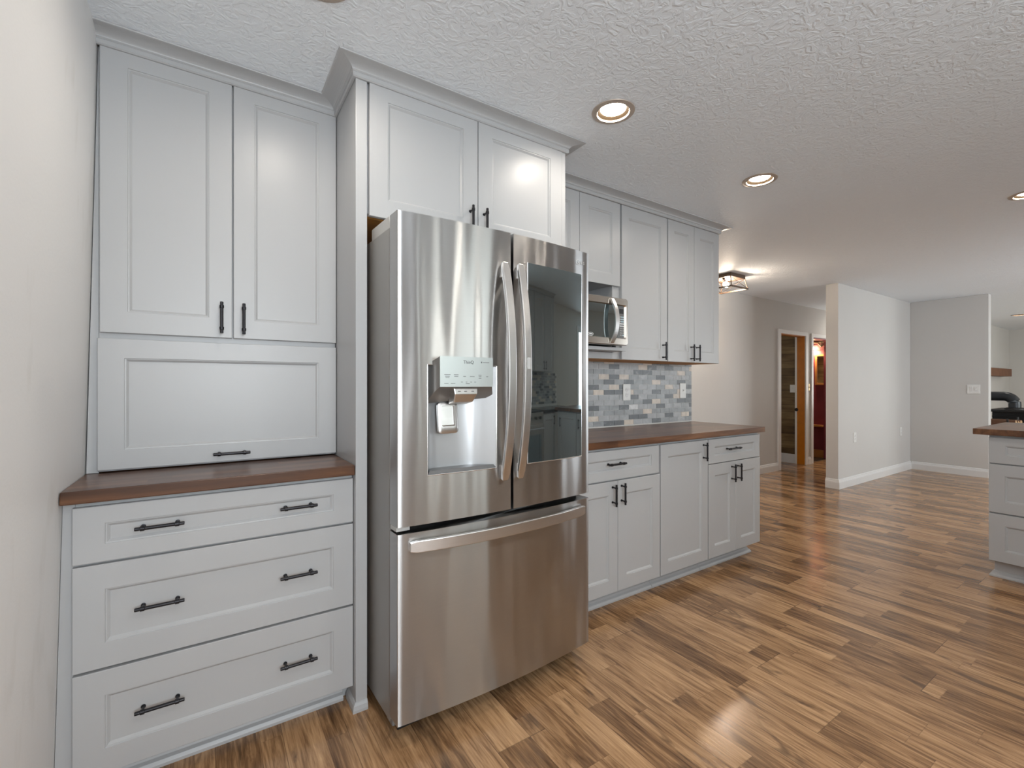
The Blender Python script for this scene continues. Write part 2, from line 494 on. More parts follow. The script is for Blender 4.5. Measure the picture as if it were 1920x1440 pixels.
# ------------------------------------------------------------------ mesh helpers
class MB:
    def __init__(self):
        self.bm = bmesh.new()

    def box(self, x0, x1, y0, y1, z0, z1):
        v = [self.bm.verts.new((x, y, z)) for z in (z0, z1) for y in (y0, y1) for x in (x0, x1)]
        for f in ((0, 2, 3, 1), (4, 5, 7, 6), (0, 1, 5, 4), (2, 6, 7, 3), (0, 4, 6, 2), (1, 3, 7, 5)):
            self.bm.faces.new([v[i] for i in f])
        return self

    def hexa(self, pts):
        """eight corners: bottom ring of four then top ring of four"""
        v = [self.bm.verts.new(p) for p in pts]
        for f in ((3, 2, 1, 0), (4, 5, 6, 7), (0, 1, 5, 4), (1, 2, 6, 5), (2, 3, 7, 6), (3, 0, 4, 7)):
            self.bm.faces.new([v[i] for i in f])
        return self

    def loft(self, rings, cap=True, closed=True):
        R = [[self.bm.verts.new(p) for p in r] for r in rings]
        n = len(R[0])
        for a, b in zip(R, R[1:]):
            for i in range(n if closed else n - 1):
                j = (i + 1) % n
                self.bm.faces.new((a[i], a[j], b[j], b[i]))
        if cap and n > 2:
            self.bm.faces.new(list(reversed(R[0])))
            self.bm.faces.new(R[-1])
        return self

    def lathe(self, prof, seg=32, center=(0, 0, 0), axis='Z', cap=True):
        rings = []
        for r, h in prof:
            ring = []
            for i in range(seg):
                a = 2 * PI * i / seg
                c, s = r * math.cos(a), r * math.sin(a)
                p = {'Z': (c, s, h), 'Y': (c, h, s), 'X': (h, c, s)}[axis]
                ring.append((p[0] + center[0], p[1] + center[1], p[2] + center[2]))
            rings.append(ring)
        return self.loft(rings, cap)

    def tube(self, pts, r, seg=12, cap=True):
        pts = [Vector(p) for p in pts]
        rings = []
        up = Vector((0, 0, 1))
        for i, p in enumerate(pts):
            t = (pts[min(i + 1, len(pts) - 1)] - pts[max(i - 1, 0)]).normalized()
            ref = up if abs(t.dot(up)) < 0.95 else Vector((1, 0, 0))
            a = t.cross(ref).normalized()
            b = t.cross(a)
            rr = r[i] if isinstance(r, (list, tuple)) else r
            rings.append([p + a * rr * math.cos(2 * PI * k / seg) + b * rr * math.sin(2 * PI * k / seg) for k in range(seg)])
        return self.loft(rings, cap)

    def sweep_rect(self, pts, w, d, wdir):
        """rectangular bar following pts; w along wdir, d along the normal"""
        pts = [Vector(p) for p in pts]
        wd = Vector(wdir).normalized()
        rings = []
        for i, p in enumerate(pts):
            t = (pts[min(i + 1, len(pts) - 1)] - pts[max(i - 1, 0)]).normalized()
            n = t.cross(wd).normalized()
            ww = w[i] if isinstance(w, list) else w
            rings.append([p + wd * ww / 2 + n * d / 2, p - wd * ww / 2 + n * d / 2, p - wd * ww / 2 - n * d / 2, p + wd * ww / 2 - n * d / 2])
        return self.loft(rings)

    def done(self, name, m, parent=None, bevel=0.0, smooth=False, seg=2, ang=35):
        bmesh.ops.recalc_face_normals(self.bm, faces=self.bm.faces[:])
        me = bpy.data.meshes.new(name)
        self.bm.to_mesh(me)
        self.bm.free()
        ms = m if isinstance(m, (list, tuple)) else [m]
        for k in ms:
            me.materials.append(k)
        o = bpy.data.objects.new(name, me)
        COL.objects.link(o)
        if parent:
            o.parent = parent
        if bevel:
            b = o.modifiers.new('bevel', 'BEVEL')
            b.width = bevel
            b.segments = seg
            b.limit_method = 'ANGLE'
            b.angle_limit = math.radians(ang)
        if smooth:
            for p in me.polygons:
                p.use_smooth = True
            me.set_sharp_from_angle(angle=math.radians(40))
        return o


def tag(o, label, cat, group=None):
    o['label'] = label
    o['category'] = cat
    if group:
        o['group'] = group
    return o


def struct(o):
    o['kind'] = 'structure'
    return o


def thing(name, label, cat, loc=(0, 0, 0), rz=0.0, group=None):
    o = bpy.data.objects.new(name, None)
    o.empty_display_size = 0.1
    COL.objects.link(o)
    o.location = loc
    o.rotation_euler = (0, 0, rz)
    return tag(o, label, cat, group)


def sbox(name, m, *b, bevel=0.0):
    return struct(MB().box(*b).done(name, m, bevel=bevel))


def panel_mesh(x0, x1, z0, z1, y=0.0, th=0.019, fw=0.070, mb=None, fz=None):
    """recessed-panel front facing -Y, front face at y; fw stile width, fz rail width"""
    fz = fw if fz is None else fz
    mb = mb or MB()
    bm = mb.bm
    steps = [(0, th), (0, 0.0016), (0.0016, 0.0), (fw, 0.0), (fw + 0.0012, 0.0028), (fw + 0.0045, 0.0032), (fw + 0.0115, 0.0100)]
    rings = []
    for ins, dep in steps:
        iz = ins if ins < 0.01 else ins - fw + fz
        rings.append([(x0 + ins, y + dep, z0 + iz), (x1 - ins, y + dep, z0 + iz), (x1 - ins, y + dep, z1 - iz), (x0 + ins, y + dep, z1 - iz)])
    R = [[bm.verts.new(p) for p in r] for r in rings]
    for a, b in zip(R, R[1:]):
        for i in range(4):
            j = (i + 1) % 4
            bm.faces.new((a[i], a[j], b[j], b[i]))
    bm.faces.new(R[-1])
    bm.faces.new(list(reversed(R[0])))
    return mb


HCACHE = {}


def handle(parent, cx, cz, length, vert, y=0.0):
    """bar pull with two collars and posts, standing off the face at y"""
    key = (round(length, 3), vert)
    if key not in HCACHE:
        mb = MB()
        h = length / 2
        s = 0.030
        pc = h - 0.019
        ax = 'Z' if vert else 'X'

        def P(t, yy):
            return (0, yy, t) if vert else (t, yy, 0)
        prof = [(0.0045, -h), (0.0056, -h + 0.001), (0.0056, -pc - 0.006), (0.0076, -pc - 0.005), (0.0076, -pc + 0.005), (0.0056, -pc + 0.006),
                (0.0056, pc - 0.006), (0.0076, pc - 0.005), (0.0076, pc + 0.005), (0.0056, pc + 0.006), (0.0056, h - 0.001), (0.0045, h)]
        mb.lathe(prof, 16, (0, -s, 0), ax)
        for q in (-pc, pc):
            c = P(q, 0)
            mb.lathe([(0.0038, -s), (0.0038, -0.003), (0.0065, -0.0025), (0.0065, 0.0)], 14, (c[0], 0, c[2]), 'Y')
        o = mb.done('handle', HANDLE, smooth=True)
        HCACHE[key] = o
    else:
        o = HCACHE[key].copy()
        COL.objects.link(o)
    o.parent = parent
    o.location = (cx, y, cz)
    return o


def text_mesh(name, body, size, m, parent, loc, rot=(PI / 2, 0, 0), depth=0.0003):
    cu = bpy.data.curves.new(name, 'FONT')
    cu.body = body
    cu.size = size
    cu.extrude = depth
    cu.align_x = 'CENTER'
    cu.align_y = 'CENTER'
    t = bpy.data.objects.new(name + '_curve', cu)
    COL.objects.link(t)
    dg = bpy.context.evaluated_depsgraph_get()
    me = bpy.data.meshes.new_from_object(t.evaluated_get(dg))
    bpy.data.objects.remove(t)
    me.name = name
    me.materials.clear()
    me.materials.append(m)
    o = bpy.data.objects.new(name, me)
    COL.objects.link(o)
    o.parent = parent
    o.location = loc
    o.rotation_euler = rot
    return o


# ------------------------------------------------------------------ the setting
YB = 2.375      # kitchen back wall face
YH = 3.42       # hall wall face
XE = 3.36       # where the kitchen back wall ends
XD = 8.64       # dining wall face
floor = MB().box(-0.9, 15.0, YF - 0.3, 5.7, -0.06, 0.0).done('floor', FLOORM)
struct(floor)

LIGHTS = [(1.495, 1.450), (2.715, 1.455), (4.345, 0.620), (11.72, 1.80),
          (8.75, 2.98), (0.275, 1.445), (0.30, -0.20), (1.55, -0.20), (2.75, -0.20), (6.4, 0.3), (12.9, 0.2)]
ceil = MB().box(-0.9, 15.0, YF - 0.3, 5.7, H, H + 0.12).done('ceiling', CEILM)
cut = MB()
for lx, ly in LIGHTS:
    cut.lathe([(0.0735, H - 0.05), (0.0735, H + 0.06)], 40, (lx, ly, 0))
cuto = cut.done('cutter', CEILM)
bo = ceil.modifiers.new('holes', 'BOOLEAN')
bo.object = cuto
bo.operation = 'DIFFERENCE'
bo.solver = 'EXACT'
dg = bpy.context.evaluated_depsgraph_get()
nm = bpy.data.meshes.new_from_object(ceil.evaluated_get(dg))
ceil.modifiers.clear()
ceil.data = nm
bpy.data.objects.remove(cuto)
struct(ceil)

# left wall leans a little out of plumb


def lwx(z):
    return -0.3765 + 0.0228 * z


struct(MB().hexa([(-0.9, YF, 0), (lwx(0), YF, 0), (lwx(0), YB, 0), (-0.9, YB, 0),
                  (-0.9, YF, H), (lwx(H), YF, H), (lwx(H), YB, H), (-0.9, YB, H)]).done('wall_left', LWALL))
wb = MB().box(-0.9, XE, YB, YB + 0.12, 0, H).box(XE - 0.12, XE, YB + 0.12, YH, 0, H)
struct(wb.done('wall_back', WALL))
# hall wall with two door openings
D1 = (6.934, 7.678, 1.992)
D2 = (7.928, 8.62, 1.987)
wh = MB()
wh.box(XE - 0.12, D1[0], YH, YH + 0.12, 0, H)
wh.box(D1[0], D1[1], YH, YH + 0.12, D1[2], H)
wh.box(D1[1], D2[0], YH, YH + 0.12, 0, H)
wh.box(D2[0], D2[1], YH, YH + 0.12, D2[2], H)
wh.box(D2[1], 9.7, YH, YH + 0.12, 0, H)
struct(wh.done('wall_hall', WALL))
struct(MB().box(9.58, 9.7, 2.543, 2.68, 0, H).box(9.58, 9.7, 3.28, YH, 0, H).box(9.58, 9.7, 2.68, 3.28, 0, 0.85).box(9.58, 9.7, 2.68, 3.28, 2.05, H).done('wall_hall_end', WALL))  # unseen opening added so the fill can shine down the hall
sbox('wall_divider', WALL, 6.235, XD + 0.12, 2.41, 2.543, 0, H, bevel=0.004)
sbox('wall_dining', WALL, XD, XD + 0.12, 1.595, 2.41, 0, H, bevel=0.004)
sbox('wall_living', WALL, XD + 0.12, 14.92, 2.41, 2.543, 0, H)
sbox('wall_right', WALL, 14.80, 14.92, YF, 2.41, 0, H)
# wall behind the camera with its windows
OPEN = [(-0.30, 0.80, 0.92, 2.18), (1.42, 1.56, 1.10, 2.10), (1.84, 2.10, 1.10, 2.10), (2.22, 2.60, 1.10, 2.10), (6.1, 8.3, 0.45, 2.15), (10.1, 12.7, 0.55, 2.15)]  # sink window split into narrow openings, shaped for streaks on the refrigerator steel
wf = MB()
xc = -0.9
for (a, b, c, d) in OPEN:
    wf.box(xc, a, YF - 0.12, YF, 0, H)
    wf.box(a, b, YF - 0.12, YF, 0, c)
    wf.box(a, b, YF - 0.12, YF, d, H)
    xc = b
wf.box(xc, 14.92, YF - 0.12, YF, 0, H)
struct(wf.done('wall_front', WALL))
for i, (a, b, c, d) in enumerate(OPEN):
    w = MB()
    for (p, q, r, s) in ((a - 0.055, a + 0.03, c - 0.05, d + 0.07), (b - 0.03, b + 0.055, c - 0.05, d + 0.07), (a, b, d - 0.03, d + 0.07), (a, b, c - 0.05, c + 0.03)):
        w.box(p, q, YF, YF + 0.022, r, s)
    if i in (0, 4, 5):
        w.box((a + b) / 2 - 0.03, (a + b) / 2 + 0.03, YF - 0.06, YF - 0.02, c, d)
    struct(w.done('window_%d' % (i + 1), TRIM, bevel=0.004))
# side rooms behind the hall
sbox('wall_plank_room', PLANKW, 7.70, 7.81, YH + 0.145, 5.6, 0, H)
sbox('wall_plank_room_far', WALL, 6.3, 8.7, 5.5, 5.62, 0, H)
sbox('wall_plank_room_left', WALL, 6.3, 6.42, YH + 0.12, 5.5, 0, H)
bw = MB().box(8.65, 8.77, YH + 0.12, 5.5, 0, H)
struct(bw.done('wall_bathroom', BURG))
sbox('baseboard_plank_room', TRIM, 7.682, 7.70, YH + 0.145, 5.49, 0, 0.145, bevel=0.004)
sbox('baseboard_bathroom', PINELT, 8.632, 8.65, YH + 0.125, 5.49, 0.0, 0.135, bevel=0.004)
sbox('floor_bathroom', DKFLOOR, 7.82, 8.63, YH + 0.06, 5.49, 0.0005, 0.006)


BPROF = [(0.0, 0.0), (0.017, 0.0), (0.017, 0.078), (0.0145, 0.084), (0.0145, 0.089), (0.011, 0.095), (0.009, 0.108), (0.006, 0.113), (0.0, 0.115)]


def baseboard(name, p0, p1, n):
    """profiled baseboard from p0 to p1, n = outward normal"""
    p0, p1, n = Vector(p0), Vector(p1), Vector(n)
    rings = [[p + n * a + Vector((0, 0, z)) for a, z in BPROF] for p in (p0, p1)]
    return struct(MB().loft(rings).done(name, TRIM))


bpath = [((6.235, 2.543), (-1, 0)), ((6.235, 2.41), (-1, -1)), ((XD, 2.41), (0, -1))]
struct(MB().loft([[(p[0] + n[0] * a, p[1] + n[1] * a, z) for a, z in BPROF] for p, n in bpath]).done('baseboard_divider', TRIM))
baseboard('baseboard_dining', (XD, 1.595, 0), (XD, 2.393, 0), (-1, 0, 0))
baseboard('baseboard_hall', (XE, YH, 0), (6.853, YH, 0), (0, -1, 0))
baseboard('baseboard_hall_middle', (7.762, YH, 0), (7.86, YH, 0), (0, -1, 0))


def door_frame(idx, op, outer, jamb, both=True):
    x0, x1, zt = op
    root = bpy.data.objects.new('door_%d' % idx, None)
    COL.objects.link(root)
    struct(root)
    root.location = ((x0 + x1) / 2, YH, 0)
    ox = root.location.x
    c = MB()
    c.box(outer[0] - ox, x0 - ox, -0.018, 0, 0, zt)
    c.box(outer[0] - ox, outer[1] - ox, -0.018, 0, zt, zt + 0.056)
    c.box(x1 - ox, outer[1] - ox, -0.018, 0, 0, zt)
    c.done('casing', TRIM, root, bevel=0.004)
    return root, ox


r1, ox = door_frame(1, D1, (6.853, 7.755), None)
MB().box(D1[1] - ox - 0.001, D1[1] - ox + 0.012, 0.0, 0.112, 0, D1[2]).box(D1[0] - ox, D1[1] - ox, 0.0, 0.112, D1[2] - 0.012, D1[2] + 0.001).done('jamb', PINE, r1, bevel=0.002)
MB().box(D1[1] - ox - 0.003, D1[1] - ox + 0.02, 0.113, 0.143, 0, D1[2]).done('stop_strip', TRIM, r1, bevel=0.002)
MB().lathe([(0.024, -0.006), (0.026, 0.0), (0.026, 0.004)], 20, (D1[1] - ox - 0.004, 0.121, 0.85), 'X').done('lock_plate', BLACK, r1, smooth=True)
r2, ox2 = door_frame(2, D2, (7.862, 8.70), None)
MB().box(D2[1] - ox2 - 0.02, D2[1] - ox2, 0.0, 0.12, 0, D2[2]).box(D2[0] - ox2, D2[1] - ox2, 0.0, 0.12, D2[2] - 0.02, D2[2]).done('jamb', BURG, r2, bevel=0.002)


# ------------------------------------------------------------------ crown moulding
CPROF = [(0.0, 2.404), (0.008, 2.404), (0.0125, 2.408), (0.0125, 2.420), (0.0105, 2.424), (0.016, 2.428)]
for k in range(1, 9):
    t = k / 8 * PI / 2
    CPROF.append((0.016 + 0.054 * (1 - math.cos(t)), 2.428 + 0.0165 * math.sin(t)))
CPROF += [(0.074, 2.4455), (0.076, H - 0.001), (0.0, H - 0.001)]
CPATH = [(-0.335, 2.092), (0.4635, 2.092), (0.4635, 1.780), (1.4985, 1.780), (1.4985, 2.082), (3.294, 2.082), (3.294, 2.373)]


def crown(i0, i1, parent, loc):
    P = [Vector((x, y)) for x, y in CPATH]
    rings = []
    for i in range(i0, i1 + 1):
        ns = []
        for a, b in ((i - 1, i), (i, i + 1)):
            if 0 <= a and b < len(P):
                d = (P[b] - P[a]).normalized()
                ns.append(Vector((d.y, -d.x)))
        if len(ns) == 2:
            m = (ns[0] + ns[1]).normalized()
            m = m / m.dot(ns[0])
        else:
            m = ns[0]
        rings.append([(P[i].x + m.x * a - loc[0], P[i].y + m.y * a - loc[1], z - loc[2]) for a, z in CPROF])
    mb = MB().loft(rings)
    return mb.done('crown_moulding', PAINT, parent)


# ------------------------------------------------------------------ left drawer base
L0 = Vector((0.0, 1.81, 0))
t = thing('drawer_cabinet', 'grey three-drawer base cabinet in the corner left of the refrigerator', 'cabinet', L0)
b = MB()
b.box(-0.328, 0.463, 0.021, 0.55, 0.095, ZC - 0.0405)
b.box(-0.328, 0.463, 0.085, 0.55, 0.0, 0.095)
b.done('cabinet_body', PAINT, t, bevel=0.001)
b = MB()     # scribed filler against the leaning wall
for_y = (0.021, 0.045)
zz0, zz1 = 0.0, ZC - 0.0405
b.hexa([(lwx(zz0) + 0.0015, for_y[0], zz0), (-0.3285, for_y[0], zz0), (-0.3285, for_y[1], zz0), (lwx(zz0) + 0.0015, for_y[1], zz0),
        (lwx(zz1) + 0.0015, for_y[0], zz1), (-0.3285, for_y[0], zz1), (-0.3285, for_y[1], zz1), (lwx(zz1) + 0.0015, for_y[1], zz1)])
b.done('filler_strip', PAINT, t)
for (z0, z1) in ((0.713, 0.880), (0.3965, 0.7055), (0.081, 0.3885)):
    d = panel_mesh(-0.3315, 0.4625, z0, z1, fw=0.072, fz=0.052 if z1 > 0.8 else 0.074).done('drawer', PAINT, t)
    zc = {0.880: 0.8015, 0.7055: 0.557, 0.3885: 0.2425}[z1]
    handle(d, -0.127, zc, 0.124, False, 0.0075)
    handle(d, 0.2695, zc, 0.122, False, 0.0075)
MB().loft([[(x, 0.084 - a, z) for a, z in ((0, 0), (0.026, 0), (0.026, 0.010), (0.020, 0.020), (0.010, 0.026), (0.006, 0.036), (0.0, 0.040))] for x in (-0.328, 0.440)]).done('shoe_moulding', PAINT, t)

ct = MB().hexa([(lwx(0.9) + 0.002, 1.785, ZC - 0.038), (0.4625, 1.785, ZC - 0.038), (0.4625, YB - 0.002, ZC - 0.038), (lwx(0.9) + 0.002, YB - 0.002, ZC - 0.038),
                (lwx(ZC) + 0.002, 1.785, ZC), (0.4625, 1.785, ZC), (0.4625, YB - 0.002, ZC), (lwx(ZC) + 0.002, YB - 0.002, ZC)]).done('countertop', WOOD, bevel=0.003)
tag(ct, 'short dark wood countertop in the corner over the three wide drawers', 'countertop')

# ------------------------------------------------------------------ hutch on the counter
t = thing('hutch_cabinet', 'tall grey hutch with two doors and a lift-up door standing on the corner countertop', 'cabinet', (0, 2.09, ZC))
b = MB()
b.box(-0.318, 0.462, 0.021, 0.28, 0.004, 2.43 - ZC)
b.done('cabinet_body', PAINT, t, bevel=0.001)
b = MB()
z0, z1 = ZC + 0.001, H - 0.004
g = 0.0045
b.hexa([(lwx(z0) + g, 0.021, z0 - ZC), (-0.3185, 0.021, z0 - ZC), (-0.3185, 0.05, z0 - ZC), (lwx(z0) + g, 0.05, z0 - ZC),
        (lwx(z1) + 0.002, 0.021, z1 - ZC), (-0.3185, 0.021, z1 - ZC), (-0.3185, 0.05, z1 - ZC), (lwx(z1) + 0.002, 0.05, z1 - ZC)])
b.done('filler_strip', PAINT, t)
d = panel_mesh(-0.3135, 0.0745, 1.421 - ZC, 2.428 - ZC, fw=0.0745).done('door', PAINT, t)
handle(d, 0.040, 1.4955 - ZC, 0.120, True)
d = panel_mesh(0.0795, 0.462, 1.421 - ZC, 2.428 - ZC, fw=0.0715).done('door', PAINT, t)
handle(d, 0.113, 1.4955 - ZC, 0.120, True)
d = panel_mesh(-0.3195, 0.462, 0.9445 - ZC, 1.4005 - ZC, fw=0.0715, fz=0.067).done('lift_door', PAINT, t)
handle(d, 0.074, 0.9765 - ZC, 0.122, False)
crown(0, 1, t, (0, 2.09, ZC))

# ------------------------------------------------------------------ refrigerator enclosure
F0 = (0.985, 1.78, 0)
fx = F0[0]
t = thing('refrigerator_enclosure', 'tall grey cabinet surround with two doors above the steel refrigerator', 'cabinet', F0)
b = MB().box(0.4645 - fx, 0.5075 - fx, 0.0, YB - 1.782, 0.0, 2.44)
b.done('side_panel', PAINT, t, bevel=0.0015)
b = MB().box(1.4735 - fx, 1.4975 - fx, 0.0, YB - 1.782, 0.0, 2.44)
b.done('side_panel', PAINT, t, bevel=0.0015)
MB().box(0.5075 - fx, 1.4735 - fx, 0.018, YB - 1.785, 1.905, 2.44).done('cabinet_body', PAINT, t, bevel=0.001)
MB().box(0.509 - fx, 1.472 - fx, 0.05, YB - 1.79, 1.899, 1.905).box(0.5078 - fx, 0.5125 - fx, 0.05, YB - 1.79, 0.0, 1.899).done('unfinished_lining', UNFIN, t)
d = panel_mesh(0.516 - fx, 0.992 - fx, 1.893, 2.423, y=-0.003, fw=0.072).done('door', PAINT, t)
handle(d, 0.954 - fx, 1.957, 0.122, True, -0.003)
d = panel_mesh(0.9955 - fx, 1.472 - fx, 1.893, 2.423, y=-0.003, fw=0.0715).done('door', PAINT, t)
handle(d, 1.024 - fx, 1.957, 0.122, True, -0.003)
crown(1, 4, t, F0)
b = MB()    # mitred base shoe round the foot of the left panel
prof = [(0, 0), (0.018, 0), (0.018, 0.010), (0.013, 0.024), (0.006, 0.032), (0.0, 0.034)]
path = [((0.4645, 1.88), (-1, 0)), ((0.4645, 1.78), (-1, -1)), ((0.5075, 1.78), (0, -1))]
b.loft([[(p[0] + n[0] * a * 0.75 - fx, p[1] + n[1] * a * 0.75 - 1.78, z) for a, z in prof] for p, n in path])
b.done('shoe_moulding', PAINT, t)

# ------------------------------------------------------------------ refrigerator
t = thing('refrigerator', 'stainless steel french-door refrigerator with dispenser and dark glass panel', 'refrigerator', (0.533, 1.514, 0), math.radians(2.0))
FW = 0.905


def bul(x):
    """front face bulge of the doors"""
    u = (x - FW / 2) / (FW / 2)
    y = -0.026 * (1 - u * u)
    e = min(x, FW - x)
    if e < 0.003:
        y += 0.003 * (1 - math.sqrt(max(0, 1 - ((0.003 - e) / 0.003) ** 2)))
    return y


def xs_for(x0, x1, extra=()):
    xs = set([x0, x1])
    n = max(2, int((x1 - x0) / 0.03))
    for i in range(n + 1):
        xs.add(round(x0 + (x1 - x0) * i / n, 5))
    for e in (0.0, 0.0003, 0.0009, 0.0018, 0.003, 0.02):
        for q in (e, FW - e):
            if x0 <= q <= x1:
                xs.add(q)
    for q in extra:
        xs.add(q)
    return sorted(xs)


def curved_slab(mb, x0, x1, z0, z1, yb, hole=None):
    xs = xs_for(x0, x1, (hole[0], hole[1]) if hole else ())
    zs = [z0, z1] if not hole else [z0, hole[2], hole[3], z1]
    bm = mb.bm
    F = {}
    for i, x in enumerate(xs):
        for j, z in enumerate(zs):
            F[i, j] = bm.verts.new((x, bul(x), z))
    for i in range(len(xs) - 1):
        for j in range(len(zs) - 1):
            if hole and j == 1 and xs[i] >= hole[0] - 1e-6 and xs[i + 1] <= hole[1] + 1e-6:
                continue
            bm.faces.new((F[i, j], F[i + 1, j], F[i + 1, j + 1], F[i, j + 1]))
    B = {}
    for i in (0, len(xs) - 1):
        for j in range(len(zs)):
            B[i, j] = bm.verts.new((xs[i], yb, zs[j]))
    for i in (0, len(xs) - 1):
        for j in range(len(zs) - 1):
            bm.faces.new((F[i, j], F[i, j + 1], B[i, j + 1], B[i, j]))
    J = len(zs) - 1
    for j in (0, J):
        bm.faces.new([F[i, j] for i in range(len(xs))] + [B[len(xs) - 1, j], B[0, j]])
    bm.faces.new([B[0, j] for j in range(J + 1)] + [B[len(xs) - 1, j] for j in range(J, -1, -1)])
    return mb


# case
b = MB().box(0.003, FW - 0.003, 0.082, 0.80, 0.045, 1.800)
b.box(0.02, FW - 0.02, 0.10, 0.16, 0.006, 0.045)
b.done('case', GREYPL, t, bevel=0.006)
for px in (0.06, FW - 0.06):
    MB().lathe([(0.02, 0), (0.02, 0.045)], 16, (px, 0.62, 0)).done('foot', BLACK, t)
for hx in (0.012, FW - 0.092):
    b = MB().hexa([(hx, 0.10, 1.800), (hx + 0.08, 0.10, 1.800), (hx + 0.08, 0.30, 1.800), (hx, 0.30, 1.800),
                   (hx, 0.11, 1.850), (hx + 0.08, 0.11, 1.850), (hx + 0.08, 0.30, 1.850), (hx, 0.30, 1.850)])
    b.done('hinge_cover', GREYLT, t, bevel=0.004)
b = MB().box(0.014, FW - 0.014, 0.0685, 0.081, 0.052, 1.815).done('door_gasket', GAP, t)
# left door with dispenser
HO = (0.106, 0.387, 0.921, 1.311)
ld = curved_slab(MB(), 0.0, 0.4535, 0.752, 1.835, 0.068, HO).done('left_door', STEEL, t, smooth=True)
# bright frame line round the opening
b = MB()
for (p, q) in (((HO[0], HO[2]), (HO[1], HO[2])), ((HO[1], HO[2]), (HO[1], HO[3])), ((HO[1], HO[3]), (HO[0], HO[3])), ((HO[0], HO[3]), (HO[0], HO[2]))):
    n = 10
    b.tube([(p[0] + (q[0] - p[0]) * k / n, bul(p[0] + (q[0] - p[0]) * k / n) - 0.0003, p[1] + (q[1] - p[1]) * k / n) for k in range(n + 1)], 0.0022, 8)
b.done('dispenser_rim', BRIGHT, ld, smooth=True)
b = MB()
z0, z1 = HO[2], HO[3]
xb = [(0.106, 0), (0.112, 0.018), (0.124, 0.042), (0.142, 0.056), (0.17, 0.060), (0.24, 0.061), (0.292, 0.058), (0.318, 0.046), (0.345, 0.028), (0.387, 0.0)]
pts = [(x, y + bul(x)) for x, y in xb]
b.loft([[(x, y, z) for x, y in pts] for z in (z0 + 0.002, z1)], cap=False, closed=False)
bmv = b.bm
vs = [bmv.verts.new((x, y, z1)) for x, y in pts]
bmv.faces.new(vs)
b.done('dispenser_cavity', CAVM, ld, smooth=True)
b = MB()
rr0 = [(x, y - 0.001, z0 + 0.001) for x, y in pts]
rr1 = [(0.246 + (x - 0.246) * 0.93, bul(0.246) + 0.004 + (y - bul(0.246)) * 0.92, z0 + 0.014) for x, y in pts]
b.loft([rr0, rr1])
b.done('drip_tray', DKGREY, ld, bevel=0.001)
# housing wedge under the control panel
b = MB()
fy = -0.046
A = [(0.137, fy, 1.234), (0.353, fy, 1.232), (0.353, fy, 1.338), (0.137, fy, 1.340)]
M2 = [(0.110, 0.026, 1.172), (0.384, -0.004, 1.190), (0.384, -0.004, 1.308), (0.110, 0.026, 1.308)]
b.loft([A, M2])
b.done('dispenser_housing', HOUSEM, ld, bevel=0.002)
cpm = MB().box(0.1355, 0.3545, fy - 0.004, fy - 0.0005, 1.2325, 1.3405)
# spout block
b = MB()
b.loft([[(0.192, -0.044, 1.228), (0.292, -0.044, 1.228), (0.292, -0.006, 1.228), (0.192, -0.006, 1.228)],
        [(0.195, -0.048, 1.207), (0.289, -0.048, 1.207), (0.288, -0.002, 1.205), (0.196, -0.002, 1.205)],
        [(0.197, -0.034, 1.176), (0.277, -0.034, 1.176), (0.276, 0.010, 1.168), (0.198, 0.010, 1.168)]])
b.done('spout', STEELB, ld, bevel=0.004)
b = MB()
for qx in (0.2135, 0.2385, 0.2685):
    b.box(qx - 0.005, qx + 0.005, -0.0488, -0.0468, 1.215, 1.2172)
b.done('spout_print', DARKMARK, ld)
# paddle
b = MB()
px0, px1, pz0, pz1 = 0.158, 0.240, 1.062, 1.175


def rr(x0, x1, z0, z1, r, y, n=5):
    out = []
    for cx, cz, a0 in ((x1 - r, z0 + r, -PI / 2), (x1 - r, z1 - r, 0), (x0 + r, z1 - r, PI / 2), (x0 + r, z0 + r, PI)):
        for k in range(n + 1):
            a = a0 + PI / 2 * k / n
            out.append((cx + r * math.cos(a), y(cz + r * math.sin(a)) if callable(y) else y, cz + r * math.sin(a)))
    return out


yy = lambda off: (lambda z: 0.018 + off + (1.175 - z) * -0.10)
b.loft([rr(px0, px1, pz0, pz1, 0.014, yy(0.010)), rr(px0, px1, pz0, pz1, 0.014, yy(0.0)), rr(px0 + 0.004, px1 - 0.004, pz0 + 0.004, pz1 - 0.004, 0.012, yy(-0.003)),
        rr(px0 + 0.014, px1 - 0.014, pz0 + 0.026, pz1 - 0.012, 0.006, yy(-0.003)), rr(px0 + 0.017, px1 - 0.017, pz0 + 0.030, pz1 - 0.014, 0.004, yy(0.004))])
b.done('paddle', STEELB, ld, smooth=True)
text_mesh('panel_text', 'ThinQ', 0.0165, DARKMARK, ld, (0.2495, fy - 0.0043, 1.321))
nf = len(cpm.bm.faces)
b = cpm
b.box(0.3025, 0.3065, fy - 0.0045, fy - 0.0038, 1.319, 1.325)
b.box(0.310, 0.338, fy - 0.0045, fy - 0.0038, 1.3207, 1.3225)
for (cx, w_) in ((0.164, 0.018), (0.199, 0.016), (0.233, 0.011), (0.265, 0.019), (0.298, 0.011), (0.329, 0.009)):
    b.box(cx - w_ / 2, cx + w_ / 2, fy - 0.0045, fy - 0.0038, 1.2690, 1.2706)
for (cx, w_, z_) in ((0.164, 0.024, 1.2745), (0.199, 0.018, 1.2745), (0.298, 0.013, 1.2745), (0.298, 0.011, 1.263), (0.164, 0.015, 1.2635), (0.160, 0.016, 1.2435), (0.186, 0.018, 1.2435),
                     (0.222, 0.008, 1.249), (0.241, 0.006, 1.249), (0.260, 0.007, 1.249), (0.277, 0.007, 1.249), (0.246, 0.016, 1.2425)):
    b.box(cx - w_ / 2, cx + w_ / 2, fy - 0.0045, fy - 0.0038, z_, z_ + 0.0015)
b.bm.faces.ensure_lookup_table()
